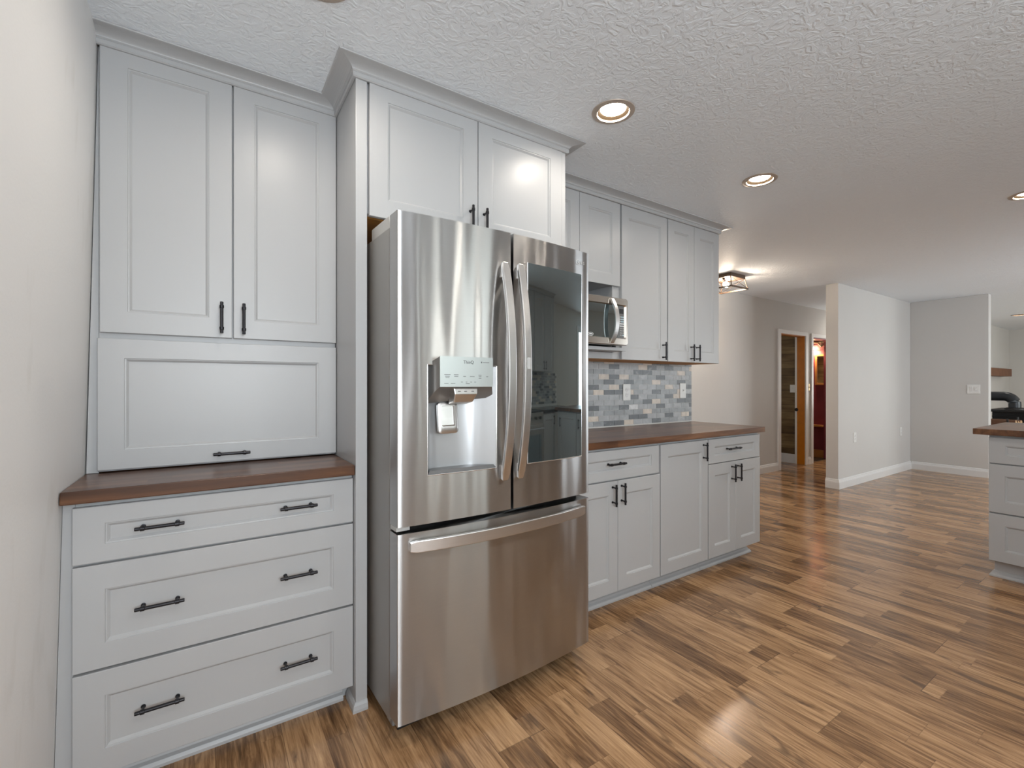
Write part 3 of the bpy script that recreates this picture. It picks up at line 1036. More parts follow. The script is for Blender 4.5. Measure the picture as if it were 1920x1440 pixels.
for q in range(nf, len(b.bm.faces)):
    b.bm.faces[q].material_index = 1
b.done('control_panel', [PANELM, DARKMARK], ld)


def arc_handle(parent, xc, z0, z1, w):
    """broad bar bowing away from the door, its ends set on the door"""
    mb = MB()
    n = 28
    zm, hh = (z0 + z1) / 2, (z1 - z0) / 2
    y0 = bul(xc)
    pts, ws = [], []
    for k in range(n + 1):
        u = -1 + 2 * k / n
        pts.append((xc, y0 - 0.010 - 0.050 * (1 - abs(u) ** 2.2), zm + hh * u))
        ws.append(w * (1.0 if abs(u) < 0.93 else 1.0 - 0.35 * ((abs(u) - 0.93) / 0.07)))
    mb.sweep_rect(pts, ws, 0.014, (1, 0, 0))
    for s_ in (-1, 1):
        mb.box(xc - w * 0.28, xc + w * 0.28, y0 - 0.012, y0 + 0.002, zm + s_ * (hh - 0.030) - 0.028, zm + s_ * (hh - 0.030) + 0.028)
    return mb.done('door_handle', STEELB, parent, bevel=0.0035, seg=3, ang=30)


arc_handle(ld, 0.418, 0.872, 1.712, 0.036)
MB().box(0.0, 0.05, 0.01, 0.066, 0.735, 0.7515).done('hinge_plate', GREYLT, ld, bevel=0.002)
# right door
rd = curved_slab(MB(), 0.4665, FW, 0.752, 1.835, 0.068).done('right_door', STEEL, t, smooth=True)
arc_handle(rd, 0.492, 0.872, 1.716, 0.034)
xg0, xg1 = 0.537, 0.8535
b = MB()
xs = [xg0 + (xg1 - xg0) * k / 10 for k in range(11)]
b.loft([[(x, bul(x) - 0.0022, 0.9245), (x, bul(x) - 0.0022, 1.731), (x, bul(x) + 0.001, 1.731), (x, bul(x) + 0.001, 0.9245)] for x in xs])
b.done('glass_panel', GLASSY, rd, smooth=True)
b = MB()
for (p, q) in (((xg0, 0.9225), (xg1, 0.9225)), ((xg1, 0.9225), (xg1, 1.733)), ((xg0, 1.733), (xg0, 0.9225))):
    n = 10
    b.tube([(p[0] + (q[0] - p[0]) * k / n, bul(p[0] + (q[0] - p[0]) * k / n) - 0.001, p[1] + (q[1] - p[1]) * k / n) for k in range(n + 1)], 0.0016, 6)
b.done('glass_rim', BRIGHT, rd, smooth=True)
# round emblem with a nose-and-mouth line, then two letters
lx, lz = 0.829, 1.7815
b = MB()
ly = bul(lx) - 0.0015
b.tube([(lx + 0.0105 * math.cos(a), ly, lz + 0.0105 * math.sin(a)) for a in [math.radians(40 + 320 * k / 24) for k in range(25)]], 0.0010, 6)
b.tube([(lx + 0.0105, ly, lz - 0.0005), (lx + 0.003, ly, lz - 0.0005)], 0.0010, 6)
b.tube([(lx, ly, lz + 0.005), (lx, ly, lz - 0.004), (lx + 0.003, ly, lz - 0.004)], 0.0010, 6)
b.done('emblem', WHITEMARK, rd)
text_mesh('emblem_letters', 'LG', 0.019, GREYLT, rd, (lx + 0.030, ly + 0.0002, lz))
# sensor patch on the handle
MB().box(0.4835, 0.5005, bul(0.492) - 0.0685, bul(0.492) - 0.0655, 1.30, 1.345).done('latch_button', GREYLT, rd, bevel=0.001)
# freezer drawer
fd = curved_slab(MB(), 0.0, FW, 0.075, 0.728, 0.068).done('freezer_drawer', STEEL, t, smooth=True)
b = MB()
n = 36
pts, ws = [], []
for k in range(n + 1):
    x = 0.040 + (FW - 0.080) * k / n
    u = -1 + 2 * k / n
    pts.append((x, bul(x) - 0.008 - 0.030 * (1 - abs(u) ** 2.6), 0.6825 + 0.004 * (1 - u * u)))
    ws.append(0.043 if abs(u) < 0.96 else 0.043 - 0.010 * (abs(u) - 0.96) / 0.04)
b.sweep_rect(pts, ws, 0.014, (0, 0, 1))
for qx in (0.058, FW - 0.058):
    b.box(qx - 0.018, qx + 0.018, bul(qx) - 0.012, bul(qx) + 0.003, 0.668, 0.698)
b.done('drawer_handle', STEELB, fd, bevel=0.0035, seg=3, ang=30)
MB().box(0.03, FW - 0.03, 0.075, 0.081, 0.008, 0.07).done('kick_grille', BLACK, t)

# ------------------------------------------------------------------ back wall: base cabinets


def base_unit(x0, x1, fronts, label, kick_end=None):
    t = thing('base_cabinet', label, 'cabinet', (x0, 1.80, 0), 0, 'base cabinets along the back wall')
    b = MB().box(0.001, x1 - x0 - 0.001, 0.021, YB - 1.802, 0.093, ZC - 0.0405)
    b.done('cabinet_body', PAINT, t, bevel=0.001)
    xe = x1 - x0 - 0.001 if kick_end is None else kick_end - x0
    b = MB().box(0.001, xe, 0.085, YB - 1.802, 0.0, 0.0925)
    prof = [(0, 0.0005), (0.024, 0.0005), (0.024, 0.010), (0.018, 0.020), (0.008, 0.027), (0.005, 0.036), (0.0, 0.040)]
    if kick_end is None:
        b.loft([[(x, 0.085 - a, z) for a, z in prof] for x in (0.001, xe)])
    else:
        b.loft([[(x + sx * a, y - sy * a, z) for a, z in prof] for x, y, sx, sy in ((0.001, 0.085, 0, 1), (xe, 0.085, 1, 1), (xe, 0.5, 1, 0))])
    b.done('toe_kick', PAINT, t)
    for f in fronts:
        kind, a, bb, c, d, hs = f
        o = panel_mesh(a - x0, bb - x0, c, d, fw=0.066, fz=0.050 if kind == 'drawer' else 0.073).done(kind, PAINT, t)
        for (hx, hz, L, v) in hs:
            handle(o, hx - x0, hz, L, v, 0.0075 if kind == 'drawer' else 0.0)
    return t


base_unit(1.503, 2.250, [('drawer', 1.541, 2.240, 0.7155, 0.8795, [(1.872, 0.8035, 0.132, False)]),
                         ('door', 1.541, 1.8915, 0.0945, 0.7075, [(1.851, 0.6345, 0.120, True)]),
                         ('door', 1.8945, 2.2485, 0.0945, 0.7075, [(1.921, 0.635, 0.120, True)])],
          'grey base cabinet with drawer and paired doors beside the refrigerator')
base_unit(2.251, 2.730, [('door', 2.257, 2.7265, 0.0945, 0.8795, [(2.677, 0.8075, 0.120, True)])],
          'grey base cabinet with one tall door, handle at its top right corner')
base_unit(2.731, 3.364, [('drawer', 2.735, 3.358, 0.7175, 0.8795, [(3.010, 0.8035, 0.150, False)]),
                         ('door', 2.737, 3.0455, 0.0945, 0.7125, [(2.999, 0.636, 0.120, True)]),
                         ('door', 3.0485, 3.362, 0.0945, 0.7125, [(3.071, 0.6355, 0.120, True)])],
          'grey base cabinet with drawer and paired doors at the open right end of the run', kick_end=3.330)
ct = MB().box(1.4995, 3.385, 1.774, YB - 0.001, ZC - 0.038, ZC).done('countertop', WOOD, bevel=0.003)
tag(ct, 'long dark wood countertop below the tiled backsplash', 'countertop')

# ------------------------------------------------------------------ back wall: wall cabinets
UY = 2.08
UD = YB - 0.002 - UY
ZB, ZT = 1.4045, 2.403
t = thing('wall_cabinet', 'grey wall cabinet with two short doors over the microwave niche', 'cabinet', (1.503, UY, ZB), 0, 'wall cabinets along the back wall')
b = MB()
x0 = 1.503
w = 2.2150 - x0
b.box(0, w, 0.021, UD, 1.876 - ZB, 2.44 - ZB)
b.box(0, 0.040, 0.021, UD, 0, 1.876 - ZB)
b.box(w - 0.058, w, 0.021, UD, 0, 1.876 - ZB)
b.box(0.04, w - 0.058, UD - 0.012, UD, 0.002, 1.876 - ZB)
b.box(0.04, w - 0.058, 0.021, 0.040, 0, 0.042)
b.done('cabinet_body', PAINT, t, bevel=0.001)
MB().box(0.004, w - 0.004, 0.042, UD - 0.003, -0.0025, -0.0003).done('unfinished_underside', UNFIN, t)
MB().box(0.02, 2.171 - x0, -0.085, 0.020, 1.4485 - ZB, 1.469 - ZB).box(0.041, w - 0.059, 0.020, UD - 0.013, 1.4485 - ZB, 1.469 - ZB).done('microwave_shelf', PAINT, t, bevel=0.0015)
d = panel_mesh(1.517 - x0, 1.860 - x0, 1.871 - ZB, ZT - ZB, fw=0.072).done('door', PAINT, t)
d = panel_mesh(1.863 - x0, 2.208 - x0, 1.871 - ZB, ZT - ZB, fw=0.072).done('door', PAINT, t)


def wall_unit(x0, x1, doors, label):
    t = thing('wall_cabinet', label, 'cabinet', (x0, UY, ZB), 0, 'wall cabinets along the back wall')
    MB().box(0.0005, x1 - x0 - 0.0005, 0.021, UD, 0, 2.44 - ZB).done('cabinet_body', PAINT, t, bevel=0.001)
    MB().box(0.004, x1 - x0 - 0.004, 0.024, UD - 0.003, -0.0025, -0.0003).done('unfinished_underside', UNFIN, t)
    for a, bb, hx in doors:
        o = panel_mesh(a - x0, bb - x0, -0.0015, ZT - ZB, fw=0.067, fz=0.074).done('door', PAINT, t)
        handle(o, hx - x0, 1.472 - ZB, 0.122, True)
    return t


wall_unit(2.2155, 2.680, [(2.2235, 2.6745, 2.628)], 'grey single-door wall cabinet just right of the microwave')
wall_unit(2.6805, 3.294, [(2.686, 2.981, 2.942), (2.985, 3.292, 3.010)], 'grey two-door wall cabinet at the right end of the upper run')
cr = bpy.data.objects.new('crown_anchor', None)
bpy.data.objects.remove(cr)
o = crown(4, 6, None, (0, 0, 0))
o.name = 'crown_moulding'
tag(o, 'long grey crown moulding above the back wall cabinets', 'moulding')

# ------------------------------------------------------------------ microwave
MX0, MX1, MY = 1.606, 2.140, 1.950
MZ0, MZ1 = 1.4785, 1.7625
t = thing('microwave', 'stainless microwave oven on the shelf below the short wall cabinet doors', 'microwave', (MX0, MY, MZ0))
mw, mh = MX1 - MX0, MZ1 - MZ0
MB().box(0.004, mw - 0.004, 0.046, 0.380, 0.004, mh - 0.004).done('case', DKGREY, t, bevel=0.004)
for fx_, fy_ in ((0.04, 0.08), (mw - 0.04, 0.08), (0.04, 0.34), (mw - 0.04, 0.34)):
    MB().lathe([(0.012, -0.0095), (0.012, 0.005)], 12, (fx_, fy_, 0)).done('foot', BLACK, t)
# front frame with rounded opening
b = MB()
o0, o1 = rr(0, mw, 0, mh, 0.016, 0.045), rr(0, mw, 0, mh, 0.016, 0.006)
o2 = rr(0.004, mw - 0.004, 0.004, mh - 0.004, 0.014, 0.0)
i0 = rr(0.036, mw - 0.016, 0.040, mh - 0.040, 0.010, 0.0)
i1 = rr(0.046, mw - 0.028, 0.046, mh - 0.046, 0.006, 0.012)
b.loft([o0, o1, o2, i0, i1])
b.done('front_frame', STEELW, t, smooth=True)
dr = MB().box(0.045, 0.452, 0.010, 0.0195, 0.045, mh - 0.045).done('door_window', GLASSY, t)
b = MB()
n = 20
pts = []
for k in range(n + 1):
    u = -1 + 2 * k / n
    pts.append((0.390 + 0.012 * (1 - u * u), -0.003 - 0.034 * (1 - abs(u) ** 2.2), mh / 2 + u * (mh / 2 - 0.010)))
b.sweep_rect(pts, 0.030, 0.010, (1, 0, 0))
b.done('door_handle', STEELB, dr, bevel=0.003, seg=2, ang=30)
b = MB()
cx_, cz_ = 0.232, 0.056
b.tube([(cx_ + 0.020 * math.cos(2 * PI * k / 24), 0.0092, cz_ + 0.0095 * math.sin(2 * PI * k / 24)) for k in range(25)], 0.0013, 6)
b.box(cx_ - 0.012, cx_ + 0.012, 0.0085, 0.0098, cz_ - 0.003, cz_ + 0.003)
b.done('badge', WHITEMARK, dr)
cp = MB().box(0.453, mw - 0.027, 0.010, 0.0195, 0.045, mh - 0.045).done('control_panel', DKGREY, t)
MB().box(0.468, 0.502, 0.0085, 0.0099, 0.192, 0.222).done('display', BLACK, cp)
for r_ in range(9):
    for c_ in range(3):
        m_ = BLUEMARK if r_ < 3 and c_ else (WHITEMARK if r_ in (3, 4) else (BLUEMARK if (r_ == 8 and c_ == 2) else GREYLT))
        zz = 0.172 - r_ * 0.0138
        xx = 0.4745 + c_ * 0.0125
        wq = 0.0046 if r_ in (3, 4) or r_ < 3 or (r_ == 8 and c_ == 2) else 0.0026
        MB().box(xx - wq, xx + wq, 0.0088, 0.0099, zz - 0.0036, zz + 0.0036).done('key', m_, cp)

# ------------------------------------------------------------------ tiled backsplash
ROWS = ["GLDGGBDGDGL", "GGGLGDDGGGBG", "LBDBGGGDGGGG", "GGDGDGGBGGDG", "DGBDGGGGBGDD", "GBDDBGGDGGBG", "GGGGDGGGDBDD",
        "GGLGGGDBGGDD", "DGGDWGGDGLGD", "GLGGGGBGGGGG", "BGLGDDGGDGBD", "GGDDBLGDGGGG"]
TP, TR = 0.1026, 0.0372
b = MB()
b.box(1.5005, XE - 0.004, YB - 0.006, YB - 0.0005, ZC + 0.0005, ZB + 0.0)
order = ['G', 'L', 'D', 'B', 'W']
rnd = random.Random(11)
ztop = 1.3895
fcount = []
for r_ in range(-1, 13):
    z1 = ztop - TR * r_
    z0 = z1 - TR
    z1c, z0c = min(z1, ZB - 0.001), max(z0, ZC + 0.006)
    if z1c - z0c < 0.006:
        continue
    odd = (r_ % 2 == 0)
    base = 2.2945 if odd else 2.3455
    k = -9
    while True:
        xa = base + TP * k - TP
        xb_ = xa + TP
        k += 1
        if xb_ < 1.51:
            continue
        if xa > XE - 0.012:
            break
        # column index counted from the first tile seen right of the refrigerator
        ci = int(round((xa - (2.192 if odd else 2.1405)) / TP))
        ch = None
        if 0 <= r_ < 12 and 0 <= ci < len(ROWS[r_]):
            ch = ROWS[r_][ci]
        if ch is None:
            ch = rnd.choice('GGGGLDB')
        if ch == 'G' and rnd.random() < 0.35:
            ch = 'L'
        xa_, xb2 = max(xa, 1.502) + 0.0012, min(xb_, XE - 0.005) - 0.0012
        if xb2 - xa_ < 0.006:
            continue
        n0 = len(b.bm.faces)
        b.box(xa_, xb2, YB - 0.0105, YB - 0.0055, z0c + 0.0012, z1c - 0.0012)
        b.bm.faces.ensure_lookup_table()
        fcount.append((n0, len(b.bm.faces), order.index(ch) + 1))
b.bm.faces.ensure_lookup_table()
for a_, e_, mi in fcount:
    for q in range(a_, e_):
        b.bm.faces[q].material_index = mi
bs = b.done('tile_backsplash', [GROUT] + [TILES[c] for c in order])
tag(bs, 'grey slate and cream brick-pattern tile backsplash above the long countertop', 'backsplash')


def wall_plate(name, label, cat, loc, rz, w, h, kind):
    """cover plate facing -Y before rotation"""
    t = thing(name, label, cat, loc, rz, 'wall outlets and switches')
    MB().box(-w / 2, w / 2, -0.006, 0, -h / 2, h / 2).done('cover_plate', PLASTIC, t, bevel=0.002)
    if kind == 'outlet':
        for s_ in (-1, 1):
            r = MB().lathe([(0.0165, -0.0085), (0.0165, -0.005)], 20, (0, 0, s_ * 0.0195), 'Y').done('receptacle', TRIM, t)
            b = MB()
            b.box(-0.0075, -0.0055, -0.0088, -0.0082, s_ * 0.0195 - 0.001, s_ * 0.0195 + 0.007)
            b.box(0.0055, 0.0075, -0.0088, -0.0082, s_ * 0.0195 - 0.001, s_ * 0.0195 + 0.006)
            b.lathe([(0.0022, -0.0088), (0.0022, -0.0082)], 10, (0, 0, s_ * 0.0195 - 0.008), 'Y')
            b.done('slots', DKGREY, r)
    elif kind == 'toggle':
        MB().box(-0.0055, 0.0055, -0.0075, -0.005, -0.012, 0.012).hexa(
            [(-0.004, -0.006, -0.004), (0.004, -0.006, -0.004), (0.004, -0.006, 0.006), (-0.004, -0.006, 0.006),
             (-0.003, -0.017, 0.004), (0.003, -0.017, 0.004), (0.003, -0.016, 0.010), (-0.003, -0.016, 0.010)]).done('toggle', TRIM, t)
    elif kind == 'double':
        for s_ in (-1, 1):
            r = MB().hexa([(s_ * 0.023 - 0.0165, -0.006, -0.033), (s_ * 0.023 + 0.0165, -0.006, -0.033), (s_ * 0.023 + 0.0165, -0.004, -0.033), (s_ * 0.023 - 0.0165, -0.004, -0.033),
                           (s_ * 0.023 - 0.0165, -0.011, 0.033), (s_ * 0.023 + 0.0165, -0.011, 0.033), (s_ * 0.023 + 0.0165, -0.004, 0.033), (s_ * 0.023 - 0.0165, -0.004, 0.033)])
            r.done('rocker', TRIM, t, bevel=0.001)
        MB().lathe([(0.010, -0.0145), (0.010, -0.009)], 16, (0.023, 0, 0.0), 'Y').done('dial', PLASTIC, t)
    return t


yt = YB - 0.0106
wall_plate('electrical_outlet', 'white electrical outlet on the tiles nearest the refrigerator', 'outlet', (2.575, yt, 1.184), 0, 0.078, 0.122, 'outlet')
wall_plate('light_switch', 'white toggle switch near the right edge of the tiles', 'switch', (3.2345, yt, 1.191), 0, 0.076, 0.122, 'toggle')
wall_plate('electrical_outlet', 'white outlet low on the divider wall, left one near the wall end', 'outlet', (6.690, 2.4095, 0.586), 0, 0.078, 0.122, 'outlet')
wall_plate('electrical_outlet', 'white outlet low on the divider wall beside the inner corner', 'outlet', (8.247, 2.4095, 0.572), 0, 0.078, 0.122, 'outlet')
wall_plate('light_switch', 'wide white double switch plate on the dining wall above the peninsula', 'switch', (XD - 0.0005, 1.738, 1.179), -PI / 2, 0.128, 0.122, 'double')
wall_plate('light_switch', 'white switch on the reclaimed plank wall seen through the first doorway', 'switch', (7.6995, 3.605, 1.178), -PI / 2, 0.078, 0.122, 'toggle')
t = wall_plate('light_switch', 'narrow brass switch plate between the two door casings', 'switch', (7.808, YH - 0.0005, 1.20), 0, 0.040, 0.105, 'toggle')
for c in t.children:
    c.data.materials.clear()
    c.data.materials.append(BRASS)

# ------------------------------------------------------------------ peninsula
PZ = 0.958
t = thing('peninsula_cabinet', 'grey three-drawer peninsula cabinet at the right edge of the photo', 'cabinet', (4.17, 0.772, 0), -PI / 2)
PL = 1.70     # runs back towards the sink wall
b = MB().box(0.0, PL, 0.021, 0.78, 0.118, PZ - 0.0405)
b.done('cabinet_body', PAINT, t, bevel=0.001)
b = MB().box(0.014, PL, 0.085, 0.72, 0.0, 0.118)
prof = [(0, 0.0005), (0.022, 0.0005), (0.022, 0.010), (0.017, 0.020), (0.008, 0.027), (0.005, 0.036), (0.0, 0.040)]
b.loft([[(x - sx * a, y - sy * a, z) for a, z in prof] for x, y, sx, sy in ((0.014, 0.5, 1, 0), (0.014, 0.085, 1, 1), (PL, 0.085, 0, 1))])
b.done('toe_kick', PAINT, t)
for (z0, z1) in ((0.7415, 0.905), (0.4285, 0.7345), (0.1195, 0.4205)):
    d = panel_mesh(0.002, 0.62, z0, z1, fw=0.072, fz=0.050 if z1 > 0.8 else 0.070).done('drawer', PAINT, t)
    handle(d, 0.31, (z0 + z1) / 2, 0.128, False, 0.0075)
for a in (0.63, 1.15):
    d = panel_mesh(a, a + 0.51, 0.1195, 0.905, fw=0.070).done('door', PAINT, t)
    handle(d, a + 0.45, 0.78, 0.122, True)
ct = MB().box(4.130, 5.0, -0.972, 0.836, PZ - 0.038, PZ).done('countertop', WOOD, bevel=0.003)
tag(ct, 'dark wood countertop on the peninsula at the right edge', 'countertop')

# ------------------------------------------------------------------ recessed lights
LL = ['round recessed light in the kitchen ceiling nearest the camera', 'round recessed light in the ceiling in front of the long upper cabinets',
      'round recessed light cut by the right edge of the photo, over the peninsula', 'small dark-rimmed recessed light in the living room ceiling beyond the opening',
      'round recessed light in the hall ceiling hidden behind the divider wall', 'round recessed light above the left drawers, over the camera frame', 'round recessed light behind the camera near the left window',
      'round recessed light behind the camera before the sink window', 'round recessed light behind the camera before the range',
      'round recessed light in the dining area ceiling', 'round recessed light in the middle of the living room ceiling']
for (lx, ly), lab in zip(LIGHTS, LL):
    t = thing('recessed_light', lab, 'ceiling light', (lx, ly, H), 0, 'recessed ceiling lights')
    dark = lx > 11 and ly > 1
    MB().lathe([(0.0735, 0.0), (0.094, -0.0005), (0.093, -0.003), (0.080, -0.0065), (0.0715, -0.006), (0.069, 0.0)], 48, cap=False).done('trim_ring', RUSTIC if dark else NICKEL, t, smooth=True)
    MB().lathe([(0.0705, -0.003), (0.069, 0.003), (0.0555, 0.0125)], 48, cap=False).done('baffle', BAFFLE, t, smooth=True)
    MB().lathe([(0.004, 0.003), (0.030, 0.0045), (0.046, 0.008), (0.0555, 0.0120)], 40).done('lens', LENS, t, smooth=True)

# ------------------------------------------------------------------ hall ceiling fixture
t = thing('flush_mount_light', 'square dark metal cage ceiling light with bare bulbs in the hall', 'ceiling light', (4.812, 2.955, H))
a0, a1 = 0.142, 0.158
MB().box(-a0, a0, -a0, a0, -0.040, -0.0005).done('ceiling_plate', RUSTIC, t, bevel=0.002)
b = MB()
for s1, s2 in ((1, 1), (1, -1), (-1, 1), (-1, -1)):
    b.tube([(s1 * (a0 - 0.006), s2 * (a0 - 0.006), -0.04), (s1 * a1, s2 * a1, -0.15)], 0.006, 6)
for s_ in (-1, 1):
    b.box(-a1 - 0.007, a1 + 0.007, s_ * a1 - 0.007, s_ * a1 + 0.007, -0.157, -0.143)
    b.box(s_ * a1 - 0.007, s_ * a1 + 0.007, -a1 + 0.007, a1 - 0.007, -0.157, -0.143)
b.done('cage_frame', RUSTIC, t)
b = MB()
for s_ in (-1, 1):
    for q in (-1, 1):
        b.tube([(q * a0, s_ * (a0 - 0.004), -0.042), (-q * a1, s_ * a1, -0.146)], 0.0022, 6)
        b.tube([(s_ * (a0 - 0.004), q * a0, -0.042), (s_ * a1, -q * a1, -0.146)], 0.0022, 6)
b.done('cross_wires', RUSTIC, t)
for s_ in (-1, 1):
    d = Vector((-s_ * 0.80, -s_ * 0.25, -0.55)).normalized()
    p = Vector((s_ * 0.105, s_ * 0.035, -0.038))
    so = MB().tube([p, p + d * 0.055], 0.014, 14).done('socket', RUSTIC, t)
    q = p + d * 0.055
    MB().tube([q, q + d * 0.012, q + d * 0.03, q + d * 0.055, q + d * 0.068, q + d * 0.073], [0.010, 0.013, 0.024, 0.026, 0.016, 0.003], 16).done('bulb', BULB, so, smooth=True)

# ------------------------------------------------------------------ bathroom glimpse
XB = 8.65
t = thing('vanity_light', 'lit vanity light with scrolled heart bracket above the bathroom mirror', 'wall light', (XB, 3.66, 1.90))
MB().box(-0.02, -0.0005, -0.16, 0.12, 0.045, 0.075).done('back_bar', RUSTIC, t, bevel=0.003)
MB().tube([(-0.012, 0.055, 0.06), (-0.05, 0.055, 0.065), (-0.075, 0.052, 0.045), (-0.08, 0.05, 0.01)], 0.007, 8).done('arm', RUSTIC, t)
sh = MB().lathe([(0.014, 0.012), (0.022, 0.0), (0.045, -0.03), (0.055, -0.075)], 20, (-0.08, 0.05, 0.0), cap=False).done('glass_shade', CLEARGL, t, smooth=True)
MB().lathe([(0.004, -0.002), (0.012, -0.012), (0.026, -0.036), (0.028, -0.052), (0.016, -0.072), (0.003, -0.078)], 16, (-0.08, 0.05, 0.0)).done('bulb', BULB2, t, smooth=True)
b = MB()
hp = []
for k in range(33):
    a = 2 * PI * k / 32
    hp.append((-0.03, -0.075 + 0.0028 * 16 * math.sin(a) ** 3 * 1.0, 0.03 + 0.0028 * (13 * math.cos(a) - 5 * math.cos(2 * a) - 2 * math.cos(3 * a) - math.cos(4 * a))))
b.tube(hp, 0.008, 8)
b.tube([(-0.03, -0.075, 0.043), (-0.03, -0.075, 0.0)], 0.008, 8)
b.done('heart_scroll', RUSTIC, t)
t = thing('wall_mirror', 'pale framed mirror on the burgundy bathroom wall', 'mirror', (XB, 3.40, 1.235))
b = MB()
m0, m1 = 0.145, 0.281
b.box(-0.03, -0.0005, m1 - 0.034, m1, 0.0, 0.52).box(-0.03, -0.0005, m0, m1 - 0.034, 0.0, 0.035).box(-0.03, -0.0005, m0, m1 - 0.034, 0.485, 0.52)
b.done('frame', PINELT, t, bevel=0.003)
MB().box(-0.02, -0.012, m0, m1 - 0.034, 0.035, 0.485).done('mirror_glass', MIRROR, t)
lg = MB().box(XB - 0.10, XB - 0.0005, YH + 0.125, 4.6, 0.530, 0.560).done('wooden_ledge', PINELT, bevel=0.004)
tag(lg, 'pale wooden ledge along the burgundy bathroom wall below the mirror', 'shelf')

# ------------------------------------------------------------------ living room: stove, mantel, firewood
t = thing('wood_stove', 'black cast iron wood stove beyond the peninsula', 'stove', (11.75, 1.78, 0))
MB().box(-0.50, 0.55, -0.30, 0.32, 0.775, 0.815).done('top_plate', IRON, t, bevel=0.006)
b = MB().box(-0.36, 0.50, -0.25, 0.28, 0.22, 0.775)
for k in range(5):
    b.box(-0.372, 0.50, -0.262, -0.24, 0.44 + k * 0.06, 0.465 + k * 0.06)
    b.box(-0.375, -0.35, -0.25, 0.28, 0.44 + k * 0.06, 0.465 + k * 0.06)
b.done('firebox', IRON, t, bevel=0.004)
for sx in (-0.30, 0.44):
    for sy in (-0.2, 0.22):
        MB().lathe([(0.03, 0.0), (0.022, 0.06), (0.035, 0.22)], 12, (sx, sy, 0)).done('leg', IRON, t)
MB().lathe([(0.13, 0.815), (0.125, 0.835), (0.095, 0.85)], 28, (-0.30, 0.02, 0)).done('flue_collar', IRON, t, smooth=True)
p0 = Vector((11.45, 1.80, 0.851))
pts = [p0, p0 + Vector((0, 0, 0.06))]
for k in range(1, 9):
    a = PI / 2 * k / 8
    pts.append(p0 + Vector((0, 0.13 * (1 - math.cos(a)), 0.06 + 0.13 * math.sin(a))))
pts.append(Vector((11.45, 2.409, pts[-1].z)))
pp = MB().tube(pts, 0.078, 24).done('stove_pipe', PIPE, smooth=True)
tag(pp, 'black elbow stove pipe rising from the stove into the wall', 'pipe')
kt = MB().lathe([(0.05, 0.0), (0.075, 0.02), (0.07, 0.10), (0.03, 0.15), (0.022, 0.17), (0.04, 0.20), (0.036, 0.235), (0.012, 0.25)], 20, (12.18, 1.70, 0.8155)).done('stove_ornament', BLACK, smooth=True)
tag(kt, 'small black ornament standing on the stove top', 'ornament')
mt = MB().box(11.2, 14.04, 2.25, 2.4095, 1.412, 1.567).done('mantel_shelf', simple('rough_timber', (0.16, 0.07, 0.035), 0.7, noise=0.35, nscale=7), bevel=0.006)
tag(mt, 'thick rough timber mantel shelf on the living room wall', 'shelf')
t = thing('firewood_rack', 'dark curved metal rack holding firewood left of the stove', 'rack', (10.80, 1.90, 0))
for sy in (-0.18, 0.18):
    b = MB()
    b.tube([(-0.36, sy, 0.70)] + [(-0.36 + 0.72 * k / 12, sy, 0.70 - 0.60 * math.sin(PI * k / 12) ** 0.6) for k in range(1, 12)] + [(0.36, sy, 0.70)], 0.014, 8)
    b.tube([(-0.20, sy, 0.0), (-0.20, sy, 0.16)], 0.014, 8)
    b.tube([(0.20, sy, 0.0), (0.20, sy, 0.16)], 0.014, 8)
    b.done('hoop', BLACK, t)
MB().box(-0.33, 0.33, -0.20, 0.20, 0.10, 0.14).done('tray', BLACK, t)
rn = random.Random(5)
k = 0
LOGL = ['split log on top of the firewood rack, nearest the stove', 'bark log on the firewood rack, second from the stove', 'dark log on the firewood rack beside the wall end',
        'middle log under the top of the firewood pile', 'lower log in the firewood rack toward the wall end', 'lower log in the firewood rack toward the stove']
for (dx, z, r) in ((0.19, 0.60, 0.075), (0.02, 0.59, 0.075), (-0.16, 0.60, 0.078), (0.10, 0.46, 0.075), (-0.08, 0.45, 0.075), (0.0, 0.31, 0.08)):
    t2 = thing('firewood_log', LOGL[k], 'firewood', (10.80 + dx, 1.90, z), 0, 'logs in the firewood rack')
    ring = lambda y, s_: [(r * s_ * (1 + 0.14 * math.sin(3 * a + k)) * math.cos(a), y, r * s_ * (1 + 0.14 * math.sin(3 * a + k)) * math.sin(a)) for a in [2 * PI * q / 14 for q in range(14)]]
    MB().loft([ring(-0.24, 1), ring(0, 1.03), ring(0.24, 0.97)]).done('bark', BARK, t2, smooth=True)
    MB().loft([ring(-0.245, 0.9), ring(-0.2402, 0.92)]).done('cut_end', LOGEND, t2)
    k += 1

# ------------------------------------------------------------------ the facing kitchen wall (seen mirrored in the steel and glass)
ZT2 = 2.41


def facing_base(x0, x1, fronts, label):
    t = thing('base_cabinet', label, 'cabinet', (x1, -0.985, 0), PI)
    w = x1 - x0
    MB().box(0.001, w - 0.001, 0.021, 0.63, 0.095, ZC - 0.0405).box(0.001, w - 0.001, 0.085, 0.63, 0, 0.095).done('cabinet_body', PAINT, t)
    for (a, bb, c, d, hx, hz, v) in fronts:
        o = panel_mesh(a, bb, c, d, fw=0.066).done('door' if d - c > 0.3 else 'drawer', PAINT, t)
        handle(o, hx, hz, 0.122, v)
    return t


def pair(w):
    h = w / 2
    return [(0.005, w - 0.005, 0.715, 0.88, h, 0.80, False), (0.005, h - 0.002, 0.10, 0.705, h - 0.04, 0.62, True), (h + 0.002, w - 0.005, 0.10, 0.705, h + 0.04, 0.62, True)]


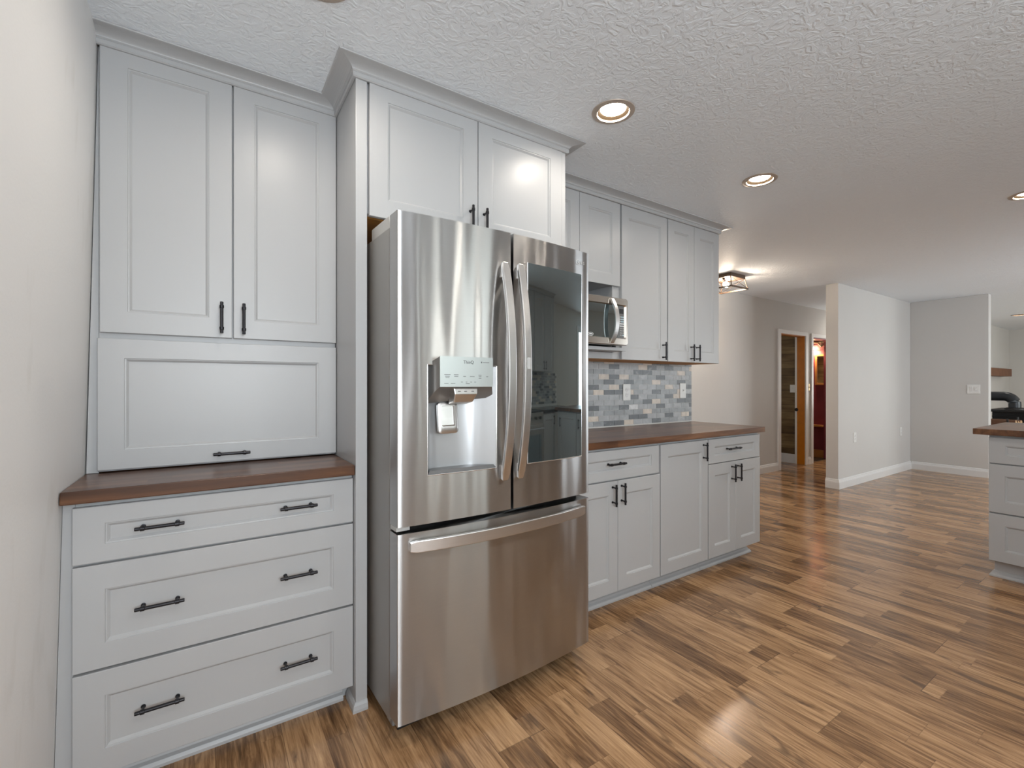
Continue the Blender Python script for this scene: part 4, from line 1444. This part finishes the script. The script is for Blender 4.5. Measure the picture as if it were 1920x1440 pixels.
facing_base(1.05, 1.97, pair(0.92), 'grey base cabinet left of the sink on the wall behind the camera')
facing_base(1.975, 2.99, pair(1.015), 'grey sink base cabinet under the window behind the camera')
facing_base(3.76, 4.16, [(0.005, 0.395, 0.10, 0.88, 0.05, 0.80, True)], 'narrow grey base cabinet between the range and the peninsula')
c2 = MB().box(1.04, 2.992, -0.96 - 0.65, -0.955, ZC - 0.038, ZC).done('countertop', DKCOUNTER, bevel=0.003)
tag(c2, 'dark countertop under the sink window behind the camera', 'countertop')
c2 = MB().box(3.758, 5.0, -1.61, -0.975, ZC - 0.038, ZC).done('countertop', DKCOUNTER, bevel=0.003)
tag(c2, 'dark corner countertop right of the range behind the camera', 'countertop')
t = thing('kitchen_range', 'stainless kitchen range on the wall behind the camera', 'range', (3.755, -0.95, 0), PI)
MB().box(0.0, 0.755, 0.03, 0.65, 0.02, 0.915).done('body', STEELW, t, bevel=0.004)
MB().box(0.0, 0.755, 0.03, 0.65, 0.9155, 0.930).done('cooktop', BLACK, t, bevel=0.002)
od = MB().box(0.01, 0.745, 0.0, 0.029, 0.22, 0.78).done('oven_door', STEELW, t, bevel=0.004)
MB().box(0.09, 0.665, -0.003, -0.0005, 0.32, 0.66).done('oven_window', GLASSY, od)
MB().tube([(0.05, -0.04, 0.73), (0.705, -0.04, 0.73)], 0.011, 12).box(0.07, 0.09, -0.04, 0.0, 0.722, 0.738).box(0.665, 0.685, -0.04, 0.0, 0.722, 0.738).done('oven_handle', STEELB, od)
for k in range(5):
    MB().lathe([(0.018, -0.03), (0.02, -0.003)], 16, (0.1 + k * 0.138, 0.029, 0.85), 'Y').done('knob', BLACK, t)


def facing_wall(x0, x1, z0, label, nd=2):
    t = thing('wall_cabinet', label, 'cabinet', (x1, YF + 0.345, z0), PI)
    w = x1 - x0
    MB().box(0.001, w - 0.001, 0.021, 0.343, 0, 2.44 - z0).done('cabinet_body', PAINT, t)
    MB().loft([[(x, -a + 0.0, z - z0) for a, z in CPROF] for x in (0.0, w)]).done('crown_moulding', PAINT, t)
    for i in range(nd):
        a, bb = w * i / nd + 0.003, w * (i + 1) / nd - 0.003
        o = panel_mesh(a, bb, 0.0, 2.40 - z0, fw=0.066).done('door', PAINT, t)
        handle(o, bb - 0.035 if i == 0 and nd == 2 else a + 0.035, 0.08, 0.122, True)
    return t


facing_wall(3.09, 3.76, 1.41, 'grey wall cabinet over the range behind the camera')
facing_wall(3.765, 4.45, 1.41, 'grey wall cabinet at the right end of the wall behind the camera')
b = MB().box(3.05, 4.98, YF + 0.0005, YF + 0.005, ZC + 0.001, 1.409)
fc = []
for r_ in range(13):
    z1 = 1.4075 - r_ * 0.0365
    for k in range(19):
        xa = 3.052 + k * TP - (0.05 if r_ % 2 else 0)
        xa, xb_ = max(xa, 3.052), xa + TP
        if xb_ > 4.98 or xb_ - xa < 0.02 or z1 - 0.0365 < ZC + 0.003:
            continue
        n0 = len(b.bm.faces)
        b.box(xa + 0.0012, xb_ - 0.0012, YF + 0.0045, YF + 0.0095, z1 - 0.0353, z1 - 0.0012)
        fc.append((n0, len(b.bm.faces), order.index(rnd.choice('GGGLLDB')) + 1))
b.bm.faces.ensure_lookup_table()
for a_, e_, mi in fc:
    for q in range(a_, e_):
        b.bm.faces[q].material_index = mi
bs = b.done('tile_backsplash', [GROUT] + [TILES[c] for c in order])
tag(bs, 'brick-pattern tile backsplash behind the range, on the wall behind the camera', 'backsplash')
